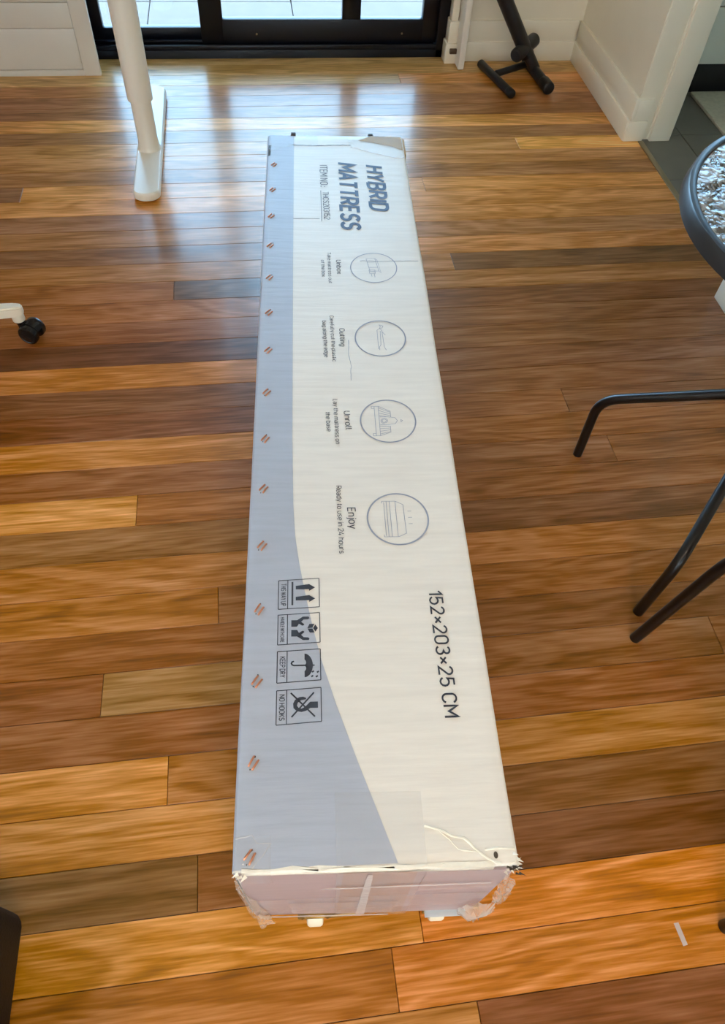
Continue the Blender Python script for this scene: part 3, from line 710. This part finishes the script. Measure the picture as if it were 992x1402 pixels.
# dents beside the staples
bm = bmesh.new()
for i in range(15):
    v = .0154 + i * .1068
    for (du, dv, r) in ((.0025, .0075, .0011), (-.003, -.0080, .0008)):
        cu_, cv_ = .0185 + du, v + dv; fill(bm, [(r * 1.4 * math.cos(a), r * math.sin(a)) for a in [2 * math.pi * k / 8 for k in range(8)]], cu_, cv_)
finish('staple_dent', bm, M['dark_tear'], carton, smooth=False)['kind'] = 'stuff'

# ---- near end: taped flap, tapes, torn liner
def front_sheet(name, pts, m, lift=.0012, jag=0.0):
    "polygon on the near end face; pts (u, z)"
    bm = bmesh.new(); P = []
    for (a, b) in zip(pts, pts[1:] + pts[:1]):
        n = max(1, int(math.hypot(b[0] - a[0], b[1] - a[1]) / .012))
        P += [(a[0] + (b[0] - a[0]) * k / n + rnd.uniform(-jag, jag), a[1] + (b[1] - a[1]) * k / n + rnd.uniform(-jag, jag)) for k in range(n)]
    vs = [bm.verts.new((u, vfront(u) - lift, z)) for u, z in P]
    f = bm.faces.new(vs)
    r = bmesh.ops.triangulate(bm, faces=[f])
    return finish(name, bm, m, carton, smooth=False)
front_sheet('end_flap', [(.004, .010), (.326, .010), (.326, BH - .003), (.004, BH - .003)], M['end'], .0010)
front_sheet('kraft_seam', [(.122, .012), (.218, .012), (.212, BH - .006), (.126, BH - .006)], M['kraft_pink'], .0016)
front_sheet('packing_tape', [(.004, .06), (.325, .075), (.325, .170), (.004, .150)], M['tape'], .0022, .001)
front_sheet('packing_tape', [(.120, .004), (.225, .004), (.222, BH - .002), (.118, BH - .002)], M['tape'], .0030, .0006)
front_sheet('packing_tape', [(.060, .035), (.200, .030), (.205, .125), (.055, .130)], M['tape'], .0038, .001)
front_sheet('packing_tape', [(.222, .20), (.326, .215), (.326, .325), (.222, .325)], M['tape'], .0034, .001)
front_sheet('tape_fold', [(.150, .02), (.163, .02), (.160, BH - .01), (.154, BH - .01)], M['tape_edge'], .0042, .0008)
front_sheet('tape_fold', [(.01, .008), (.20, .004), (.20, .016), (.06, .022), (.01, .024)], M['tape_edge'], .0044, .0015)
front_sheet('tape_fold', [(.10, .232), (.31, .246), (.31, .254), (.10, .240)], M['tape_edge'], .0044, .0012)
def wrap_tape(name, u0, u1, back, down, m, lift=.0014, jag=.0):
    "sheet folded over the near top edge"
    bm = bmesh.new(); n = 10; prev = None
    path = [('t', back * (1 - k / 5)) for k in range(5)] + [('t', .004), ('c', 0)] + [('f', down * k / 5) for k in range(1, 6)]
    for kd, d in path:
        cur = []
        for i in range(n + 1):
            u = u0 + (u1 - u0) * i / n; j = rnd.uniform(-jag, jag) if kd != 'c' else 0
            if kd == 't': p = (u, vfront(u) + d + j, top_h(u, d) + lift)
            elif kd == 'c': p = (u, vfront(u) - lift * .5, BH + lift * .4 - .001)
            else: p = (u, vfront(u) - lift - .001, BH - .004 - d + j)
            cur.append(bm.verts.new(p))
        if prev:
            for i in range(n): bm.faces.new((prev[i], cur[i], cur[i + 1], prev[i + 1]))
        prev = cur
    return finish(name, bm, m, carton)
wrap_tape('packing_tape', .001, .043, .038, .05, M['film'], .0016, .0015)
wrap_tape('packing_tape', .118, .222, .085, .10, M['film'], .0010)
wrap_tape('torn_edge', .010, .300, .0036, .006, M['torn'], .0006, .0026)
def top_strip(name, pts, w, m, h=.0014):
    "thin raised tear along the top"
    bm = bmesh.new(); P = []
    for a, b in zip(pts, pts[1:]):
        n = max(1, int(math.hypot(b[0] - a[0], b[1] - a[1]) / .006))
        P += [(a[0] + (b[0] - a[0]) * k / n, a[1] + (b[1] - a[1]) * k / n) for k in range(n)]
    P.append(pts[-1])
    P = [(u + rnd.uniform(-.0006, .0006), v + rnd.uniform(-.0006, .0006)) for u, v in P]
    add_tube(bm, [(u, v, top_h(u, max(v, 0)) + .0002) for u, v in P], [max(.0004, w / 2 * rnd.uniform(.6, 1.2)) for _ in P], 6)
    return finish(name, bm, m, carton)
top_strip('tear_line', [(.2225, .0419), (.2388, .0366), (.2534, .0295), (.2683, .0256), (.2795, .0155), (.293, .0035), (.308, -.004)], .0032, M['torn'])
top_strip('tear_line', [(.2388, .0366), (.2514, .0244), (.2599, .015), (.2733, .0113), (.2843, .0102)], .0020, M['torn'])
top_strip('tear_line', [(.2916, .0125), (.3085, .0137), (.326, .0121)], .0024, M['torn'])
top_strip('tape_outline', [(.002, .036), (.020, .039), (.026, .030), (.043, .029), (.030, .012), (.022, .003)], .0016, M['tape_edge'])
for z, m_ in ((.0, 'tear_hole'),):
    bm = bmesh.new(); fill(bm, [(.004 * math.cos(a), .0026 * math.sin(a)) for a in [2 * math.pi * k / 10 for k in range(10)]], .303, .006); finish('tear_hole', bm, M['dark_tear'], carton, smooth=False)
bm = bmesh.new()                                                    # frayed corners
for (cu_, n, sgn) in ((.326, 34, 1), (.004, 14, -1)):
    for k in range(n):
        a = Vector((cu_ + rnd.uniform(-.012, .002) * sgn, vfront(cu_) + rnd.uniform(-.004, .014), BH + rnd.uniform(-.02, .002)))
        d = Vector((sgn * rnd.uniform(.2, 1), rnd.uniform(-.9, .2), rnd.uniform(-.5, .6))).normalized() * rnd.uniform(.004, .011)
        w_ = Vector((-d.y, d.x, rnd.uniform(-.3, .3) * d.length)).normalized() * rnd.uniform(.001, .003)
        vs = [bm.verts.new(a - w_), bm.verts.new(a + w_), bm.verts.new(a + d)]; bm.faces.new(vs)
o = finish('frayed_fibre', bm, M['torn'], carton, smooth=False); o['kind'] = 'stuff'
bm = bmesh.new()
for k in range(9):
    a = Vector((.322 + rnd.uniform(-.012, .008), -.012 + rnd.uniform(-.004, .006), BH + rnd.uniform(-.004, .003)))
    d = Vector((rnd.uniform(.2, 1), rnd.uniform(-.6, .8), .1)).normalized() * rnd.uniform(.005, .011); w_ = Vector((-d.y, d.x, 0)).normalized() * .0014
    bm.faces.new([bm.verts.new(a - w_), bm.verts.new(a + w_), bm.verts.new(a + d)])
finish('dark_fray', bm, M['dark_tear'], carton, smooth=False)
def tail(name, pts, m, bow=.010):
    "loose film hanging off the near end: pts (u, v, z) outline"
    bm = bmesh.new(); c0 = sum((Vector(p) for p in pts), Vector()) / len(pts); P = []
    for a, b in zip(pts, pts[1:] + pts[:1]):
        a, b = Vector(a), Vector(b); n = 5
        P += [a.lerp(b, k / n) + Vector((rnd.uniform(-.002, .002), rnd.uniform(-.002, .002), rnd.uniform(-.002, .002))) for k in range(n)]
    cv_ = bm.verts.new(c0 + Vector((0, -bow, 0))); mid = [bm.verts.new(c0.lerp(p, .55) + Vector((0, -bow * .7 + rnd.uniform(-.004, .004), rnd.uniform(-.004, .004)))) for p in P]; out = [bm.verts.new(p) for p in P]; n = len(P)
    for k in range(n):
        bm.faces.new((cv_, mid[k], mid[(k + 1) % n])); bm.faces.new((mid[k], out[k], out[(k + 1) % n], mid[(k + 1) % n]))
    return finish(name, bm, m, carton)
tail('tape_tail', [(.296, -.012, .07), (.318, -.014, .12), (.338, -.016, .13), (.345, -.018, .075), (.336, -.016, .045), (.326, -.022, .05), (.314, -.018, .014), (.300, -.014, .028)], M['tape_tail'])
tail('tape_tail', [(.322, -.010, .30), (.338, -.014, .26), (.350, -.016, .15), (.346, -.014, .10), (.330, -.016, .14), (.322, -.012, .2)], M['tape_tail'], .004)
tail('tape_tail', [(.000, -.002, .30), (.022, -.005, .06), (.034, -.010, .01), (.012, -.018, .006), (.000, -.006, .05), (-.006, .0, .2)], M['tape_tail'], .004)
# bottom flap showing pale under the right caster
box('bottom_flap', (.255, .318, -.014, .016, .0005, .004), M['plate'], carton, bev=.001)
# ---- far end: kraft showing through, torn corner, tape
bm = bmesh.new()
for tri in [[(.2175, 1.628), (.2526, 1.650), (.326, 1.648), (.3255, 1.585), (.304, 1.600), (.262, 1.615)]]:
    vs = [bm.verts.new((u, v, top_h(u, v) + .0007)) for u, v in tri]; bm.faces.new(vs)
finish('kraft_patch', bm, M['kraft'], carton, smooth=False)
def top_film(name, pts, m, lift=.0014):
    bm = bmesh.new(); bm.faces.new([bm.verts.new((u, v, top_h(u, v) + lift)) for u, v in pts]); return finish(name, bm, m, carton, smooth=False)
top_film('packing_tape', [(.19, 1.635), (.24, 1.650), (.328, 1.650), (.328, 1.552), (.305, 1.548), (.24, 1.578), (.20, 1.600)], M['film'])
top_film('packing_tape', [(.004, 1.650), (.12, 1.650), (.12, 1.602), (.06, 1.598), (.004, 1.570)], M['film'])
top_strip('tape_outline', [(.20, 1.598), (.24, 1.578), (.305, 1.550), (.327, 1.553)], .0022, M['tape_edge'])
top_strip('tape_outline', [(.06, 1.606), (.12, 1.604), (.20, 1.606)], .0022, M['ink_line'])
box('corner_crush', (.3265, .334, 1.575, 1.648, BH - .05, BH - .004), M['kraft'], carton, bev=.002)
bm = bmesh.new(); 
for pl in ([(.0022, 1.6), (.0085, 1.6), (.0075, 1.552), (.0022, 1.548)],):
    bm.faces.new([bm.verts.new((u, v, top_h(u, v) + .0009)) for u, v in pl])
finish('corner_tear', bm, M['dark_tear'], carton, smooth=False)
for u in (.055, .245): box('torn_tab', (u, u + .012, BL - .002, BL + .010, BH - .012, BH + .001), M['dark_tear'], carton, bev=.002)
# surface creases
top_strip('crease', [(.003, 1.292), (.05, 1.290), (.12, 1.294)], .0010, M['ink_line'])
top_strip('crease', [(.167, .90), (.166, .86), (.169, .83), (.167, .795)], .0011, M['ink_line'])
top_strip('crease', [(.20, 1.142), (.25, 1.139), (.32, 1.141)], .0008, M['ink_line'])

# ---- dolly under the carton
dolly = empty('furniture_dolly', (-.085, .174, 0), carton.rotation_euler.z); tag(dolly, 'low wheeled dolly with cream wheels under the near end of the mattress carton', 'dolly')
box('deck', (.055, .300, .018, .40, .066, .0785), M['plate'], dolly, bev=.003)
def caster(u, v):
    bm = bmesh.new()
    add_box(bm, -.026, .026, -.0185, .030, .060, .0655, bev=.0015); add_box(bm, -.0195, -.0165, -.010, .016, .018, .062, bev=.001); add_box(bm, .0165, .0195, -.010, .016, .018, .062, bev=.001)
    add_lathe(bm, [(.012, .050), (.014, .054), (.014, .060)], 16); add_tube(bm, [(-.022, 0, .0255), (.022, 0, .0255)], .004, 8)
    add_tube(bm, [(.024, -.0155, .063), (.062, -.0135, .065)], .003, 8); add_lathe(bm, [(.005, .064), (.005, .070)], 8, (-.019, -.015, 0)); add_lathe(bm, [(.005, .064), (.005, .070)], 8, (.019, -.015, 0))
    o = finish('caster', bm, M['brass'], dolly, loc=(u, v, 0))
    bm = bmesh.new(); add_lathe(bm, [(.019, -.0130), (.0232, -.0115), (.0250, -.008), (.0250, .008), (.0232, .0115), (.019, .0130)], 28, (0, 0, .0252), 'x'); finish('wheel', bm, M['wheel'], o)
for u, v in ((.0907, .0130), (.2801, .0125), (.0907, .36), (.2801, .36)): caster(u, v)

# ------------------------------------------------------------------ standing desk
desk = empty('standing_desk', (-.345, 2.30, 0)); tag(desk, 'white standing desk with a round telescopic leg and long rounded foot bar', 'desk')
def desk_leg(dx):
    bm = bmesh.new(); hw = .0415; y0, y1 = -.085, .645; pts = []
    n = 10
    for k in range(n + 1): a = math.pi + math.pi * k / n; pts.append((hw * math.cos(a), y0 + hw * .75 + hw * .75 * math.sin(a)))
    for k in range(n + 1): a = math.pi * k / n; pts.append((hw * .97 * math.cos(a), y1 - hw * .75 + hw * .75 * math.sin(a)))
    rings = []
    for z, s in ((.004, -.004), (.008, 0), (.022, 0), (.027, -.0015), (.030, -.005)):
        ring = []
        for (x, y) in pts:
            c = Vector((0, min(max(y, y0 + hw), y1 - hw))); d = Vector((x, y)) - c; d = d.normalized() * (d.length + s) if d.length > 1e-6 else d
            ring.append(bm.verts.new((c.x + d.x, c.y + d.y, z)))
        rings.append(ring)
    k = len(pts)
    for a, b in zip(rings, rings[1:]):
        for i in range(k): bm.faces.new((a[i], a[(i + 1) % k], b[(i + 1) % k], b[i]))
    bm.faces.new(rings[0][::-1]); bm.faces.new(rings[-1])
    f = finish('foot_bar', bm, M['white_powder'], desk, loc=(dx, 0, 0)); f.rotation_euler = (0, 0, math.radians(0))
    for y in (-.05, .60): bm = bmesh.new(); add_lathe(bm, [(.012, 0), (.012, .006)], 14, (0, y, 0)); finish('foot_pad', bm, M['rubber'], f)
    cy = .20
    bm = bmesh.new(); add_lathe(bm, [(.0405, .029), (.0375, .033), (.0345, .040), (.0325, .055), (.0320, .30)], 32, (dx, cy, 0)); finish('inner_column', bm, M['white_powder'], desk)
    bm = bmesh.new(); add_lathe(bm, [(.0335, .186), (.0395, .186), (.0398, .190), (.0405, .69)], 32, (dx, cy, 0)); finish('outer_column', bm, M['white_powder'], desk)
desk_leg(0.0); desk_leg(-1.05)
box('tabletop', (-1.25, .17, -.15, .62, .705, .730), M['tabletop'], desk, bev=.004)
box('top_rail', (-1.08, .03, .17, .23, .685, .706), M['white_powder'], desk, bev=.003)

# ------------------------------------------------------------------ panelled white cabinet beside the door
cab = empty('panelled_cabinet', (-.554, 3.092, 0)); tag(cab, 'tall white panelled cabinet with horizontal boards beside the black glass door', 'cabinet')
bm = bmesh.new(); CW, CH = 1.35, 2.05
add_box(bm, -.061, 0, 0, .020, 0, CH, bev=.002); add_box(bm, -CW, -CW + .061, 0, .020, 0, CH, bev=.002)
add_box(bm, -CW + .061, -.061, .0005, .020, 0, .020, bev=.0015); add_box(bm, -CW + .061, -.061, .0005, .020, CH - .08, CH, bev=.002)
add_box(bm, -CW, -.075, .018, .135, .0, CH)
finish('face_frame', bm, M['white_paint'], cab)
z = .0215; hs = [.1375, .082, .1375, .082, .1375, .082]; i = 0
while z < CH - .1:
    h = hs[i % 6]; i += 1; z1 = min(z + h, CH - .081)
    box('panel_board', (-CW + .063, -.063, .005, .0175, z + .0006, z1 - .0006), M['white_paint'], cab, bev=.0018); z = z1 + .0006

# ------------------------------------------------------------------ office chair, only the tip of one arm is in view
oc = empty('office_chair', (-.93, 1.56, 0)); tag(oc, 'office chair with a white star base and black twin-wheel caster by the desk', 'chair')
bm = bmesh.new(); add_lathe(bm, [(.045, .075), (.050, .08), (.050, .125), (.040, .13)], 24); finish('hub', bm, M['white_plastic'], oc)
bm = bmesh.new(); add_lathe(bm, [(.022, .12), (.022, .40)], 20); finish('gas_lift', bm, M['caster_black'], oc)
box('seat', (-.24, .24, -.24, .24, .43, .50), M['fabric'], oc, bev=.025, seg=3)
box('backrest', (-.22, .22, -.26, -.21, .55, 1.05), M['fabric'], oc, bev=.02, seg=3)
def chair_arm(ang, swivel):
    d = Vector((math.cos(ang), math.sin(ang), 0)); n = Vector((-d.y, d.x, 0))
    tip = d * .315
    bm = bmesh.new(); rings = []
    for s, w_, z0, z1 in ((.04, .026, .075, .118), (.16, .021, .076, .112), (.27, .0175, .075, .103), (.305, .0170, .073, .100), (.322, .010, .074, .098)):
        p = d * s; rings.append([bm.verts.new(p + n * w_ + Vector((0, 0, z0))), bm.verts.new(p - n * w_ + Vector((0, 0, z0))), bm.verts.new(p - n * w_ * .8 + Vector((0, 0, z1))), bm.verts.new(p + n * w_ * .8 + Vector((0, 0, z1)))])
    for a, b in zip(rings, rings[1:]):
        for k in range(4): bm.faces.new((a[k], b[k], b[(k + 1) % 4], a[(k + 1) % 4]))
    bm.faces.new(rings[0]); bm.faces.new(rings[-1][::-1]); bmesh.ops.recalc_face_normals(bm, faces=bm.faces)
    bmesh.ops.bevel(bm, geom=list(bm.edges), offset=.0035, segments=2, affect='EDGES')
    add_tube(bm, [tip * .965 + Vector((0, 0, .080)), tip * .965 + Vector((0, 0, .056))], .0155, 16)
    arm = finish('base_arm', bm, M['white_plastic'], oc)
    cs = empty('caster', tip * .965 + Vector((0, 0, 0)), swivel, oc)
    bm = bmesh.new(); add_lathe(bm, [(.010, .045), (.012, .058)], 12); add_box(bm, -.007, .007, -.006, .034, .020, .052, bev=.003)
    ar = [(-.0175, .026 + .0275 * math.cos(a), .026 + .0275 * math.sin(a)) for a in [math.radians(20 + 14 * k) for k in range(11)]]
    for x in (0,):
        for a, b in zip(ar, ar[1:]):
            vs = [bm.verts.new((-.009, a[1], a[2])), bm.verts.new((.009, a[1], a[2])), bm.verts.new((.009, b[1], b[2])), bm.verts.new((-.009, b[1], b[2]))]; bm.faces.new(vs)
    finish('fork', bm, M['caster_black'], cs)
    for s in (-1, 1):
        bm = bmesh.new(); x0 = s * .009; x1 = s * .026
        add_lathe(bm, [(.020, x0), (.0255, x0 + s * .001), (.026, x0 + s * .004), (.026, x1 - s * .004), (.0245, x1 - s * .0012), (.021, x1), (.0195, x1 - s * .0012), (.005, x1 - s * .0008)], 30, (0, .026, .026), 'x')
        bmesh.ops.recalc_face_normals(bm, faces=bm.faces); finish('wheel', bm, M['caster_black'], cs)
a0 = math.atan2(.045, .29)
for k in range(5): chair_arm(a0 + k * 2 * math.pi / 5, math.radians(-112 if k == 0 else 40 * k))

# ------------------------------------------------------------------ black steel stand by the corner
st = empty('black_steel_stand', (1.09, 3.0, 0)); tag(st, 'black steel stand with a leaning post and two rubber-capped foot bars in the corner', 'stand')
O_ = Vector((1.09, 3.0, 0)); Q = lambda x, y, z: Vector((x, y, z)) - O_
def bar(name, a, b, r, m=M['stand_black'], parent=st): 
    P_, R_ = capsule(a, b, r); bm = bmesh.new(); add_tube(bm, P_, R_, 18); return finish(name, bm, m, parent)
b1 = bar('foot_bar', Q(.934, 3.135, .0165), Q(.998, 2.872, .0165), .0155)
bar('rubber_cap', Q(.9915, 2.899, .0165), Q(1.0, 2.864, .0165), .0165, M['rubber'], b1)
b2 = bar('foot_bar', Q(1.128, 3.150, .022), Q(1.151, 2.905, .022), .0205)
bar('rubber_cap', Q(1.146, 2.955, .0235), Q(1.153, 2.890, .0235), .0235, M['rubber'], b2)
bar('cross_bar', Q(.972, 3.03, .020), Q(1.13, 3.10, .030), .0125)
bar('lower_post', Q(1.142, 3.055, .020), Q(1.085, 3.07, .100), .022)
bar('post', Q(1.105, 3.07, .065), Q(.70, 3.07, .66), .0275)
bar('pivot_sleeve', Q(1.036, 3.02, .088), Q(1.138, 3.125, .108), .026)

# ------------------------------------------------------------------ bistro table with rippled glass
tx, ty, tz = .983, .912, .715
tb = empty('bistro_table', (tx, ty, 0)); tag(tb, 'round black bistro table with a rippled glass top at the right edge', 'table')
bm = bmesh.new(); add_lathe(bm, [(.312, tz - .003), (.3135, tz - .0005), (.3175, tz + .0005), (.321, tz), (.3245, tz - .0005), (.3265, tz - .003), (.331, tz - .022), (.3315, tz - .026), (.326, tz - .027), (.318, tz - .008), (.312, tz - .008)], 96, closed=True); bmesh.ops.recalc_face_normals(bm, faces=bm.faces)
finish('table_rim', bm, M['rim'], tb)
bm = bmesh.new(); n = 30
def gz(r, a):
    x, y = r * math.cos(a), r * math.sin(a); return tz - .0035 + .0016 * noise.noise(Vector((x * 55, y * 55, 1.7)))
c0 = bm.verts.new((0, 0, tz - .0035)); rings = []
for i in range(1, 61):
    r = .3125 * i / 60; rings.append([bm.verts.new((r * math.cos(2 * math.pi * k / 180), r * math.sin(2 * math.pi * k / 180), gz(r, 2 * math.pi * k / 180))) for k in range(180)])
for k in range(180): bm.faces.new((c0, rings[0][k], rings[0][(k + 1) % 180]))
for a, b in zip(rings, rings[1:]):
    for k in range(180): bm.faces.new((a[k], b[k], b[(k + 1) % 180], a[(k + 1) % 180]))
low = [bm.verts.new((v.co.x, v.co.y, tz - .008)) for v in rings[-1]]
for k in range(180): bm.faces.new((rings[-1][k], low[k], low[(k + 1) % 180], rings[-1][(k + 1) % 180]))
bm.faces.new(low[::-1])
finish('glass_top', bm, M['table_glass'], tb)
def t_leg(foot, bend, mid, top):
    T = Vector((tx, ty, 0)); P_ = fillet([Vector(p) - T for p in (foot, bend, mid, top)], .045, 8)
    tube('leg', P_, .0110, M['black_tube'], tb, 16)
t_leg((.719, 1.081, .001), (.722, 1.089, .176), (.962, .935, .333), (.80, 1.08, .690))
t_leg((.718, .650, .001), (.732, .652, .185), (.957, .897, .333), (.79, .74, .690))
t_leg((1.25, .75, .001), (1.24, .745, .18), (1.005, .89, .333), (1.17, .76, .690))
t_leg((1.24, 1.17, .001), (1.23, 1.165, .18), (1.005, .93, .333), (1.16, 1.08, .690))
bm = bmesh.new(); add_lathe(bm, [(.024, .318), (.028, .322), (.028, .350), (.024, .354)], 30); bmesh.ops.recalc_face_normals(bm, faces=bm.faces); finish('centre_hub', bm, M['black_tube'], tb)

# ------------------------------------------------------------------ black bistro chair, only two feet in view
ch = empty('bistro_chair', (.90, .33, 0)); tag(ch, 'black tubular bistro chair with its feet showing in front of the round table', 'chair')
T2 = Vector((.90, .33, 0))
def c_leg(*p, name='leg'): tube(name, fillet([Vector(q) - T2 for q in p], .05, 8), .0110, M['black_tube'], ch, 16)
c_leg((.690, .592, .001), (.740, .578, .30), (.76, .545, .43))
c_leg((.660, .079, .001), (.715, .11, .43), (.70, .0, .85))
c_leg((1.14, .592, .001), (1.09, .578, .30), (1.07, .545, .43))
c_leg((1.16, .079, .001), (1.10, .11, .43), (1.11, .0, .85))
box('seat', (-.17, .17, -.22, .22, .428, .446), M['black_tube'], ch, bev=.006)
c_leg((.70, .0, .84), (.72, -.02, .88), (1.09, -.02, .88), (1.11, .0, .84), name='back_rail')

# ------------------------------------------------------------------ ottoman at the bottom left
ot = empty('ottoman', (-.70, -.02, 0)); tag(ot, 'dark brown-black upholstered ottoman at the bottom left corner of the picture', 'ottoman')
box('upholstered_body', (-.26, .262, -.30, .250, .012, .36), M['leather'], ot, bev=.022, seg=4)
box('cushion_lid', (-.262, .264, -.302, .252, .352, .43), M['leather'], ot, bev=.03, seg=4)
for x in (-.22, .22):
    for y in (-.26, .21): bm = bmesh.new(); add_lathe(bm, [(.018, 0), (.022, .02)], 12, (x, y, 0)); finish('foot', bm, M['rubber'], ot)

# ------------------------------------------------------------------ bathroom vanity and bath mat
vn = empty('bathroom_vanity', (2.2, 2.9, 0)); tag(vn, 'pale grey bathroom vanity on a black kickboard seen through the doorway', 'cabinet')
box('kickboard', (-.68, .78, .004, .38, 0, .103), M['kick'], vn)
box('carcass', (-.68, .78, .014, .39, .103, .84), M['vanity'], vn)
for (a, b) in ((.106, .300), (.304, .56), (.564, .83)):
    for (x0, x1) in ((-.68, -.002), (.002, .78)): box('drawer_front', (x0, x1, -.004, .014, a, b), M['vanity'], vn, bev=.002)
box('benchtop', (-.69, .79, -.012, .395, .84, .87), M['white_plastic'], vn, bev=.004)
bmt = box('bath_mat', (0, .75, -.42, 0, .0, .014), M['mat_fab'], bev=.005, seg=2); bmt.location = (1.735, 2.880, .0002); bmt.rotation_euler = (0, 0, math.radians(0))
tag(bmt, 'grey beige bath mat on charcoal tiles in front of the vanity', 'mat')
box('hem', (.002, .748, -.418, -.002, .0005, .008), M['mat_fab'], bmt, bev=.002)

# ------------------------------------------------------------------ scrap of clear tape on the boards
bm = bmesh.new(); vs = [bm.verts.new(p) for p in ((-.004, -.016, .0004), (.004, -.016, .0004), (.005, .016, .0009), (-.003, .017, .0006))]; bm.faces.new(vs)
sc_ = finish('tape_scrap', bm, M['scrap']); sc_.location = (.584, .078, .0003); sc_.rotation_euler = (0, 0, math.radians(8)); tag(sc_, 'small scrap of clear tape on the floorboards at lower right', 'tape')
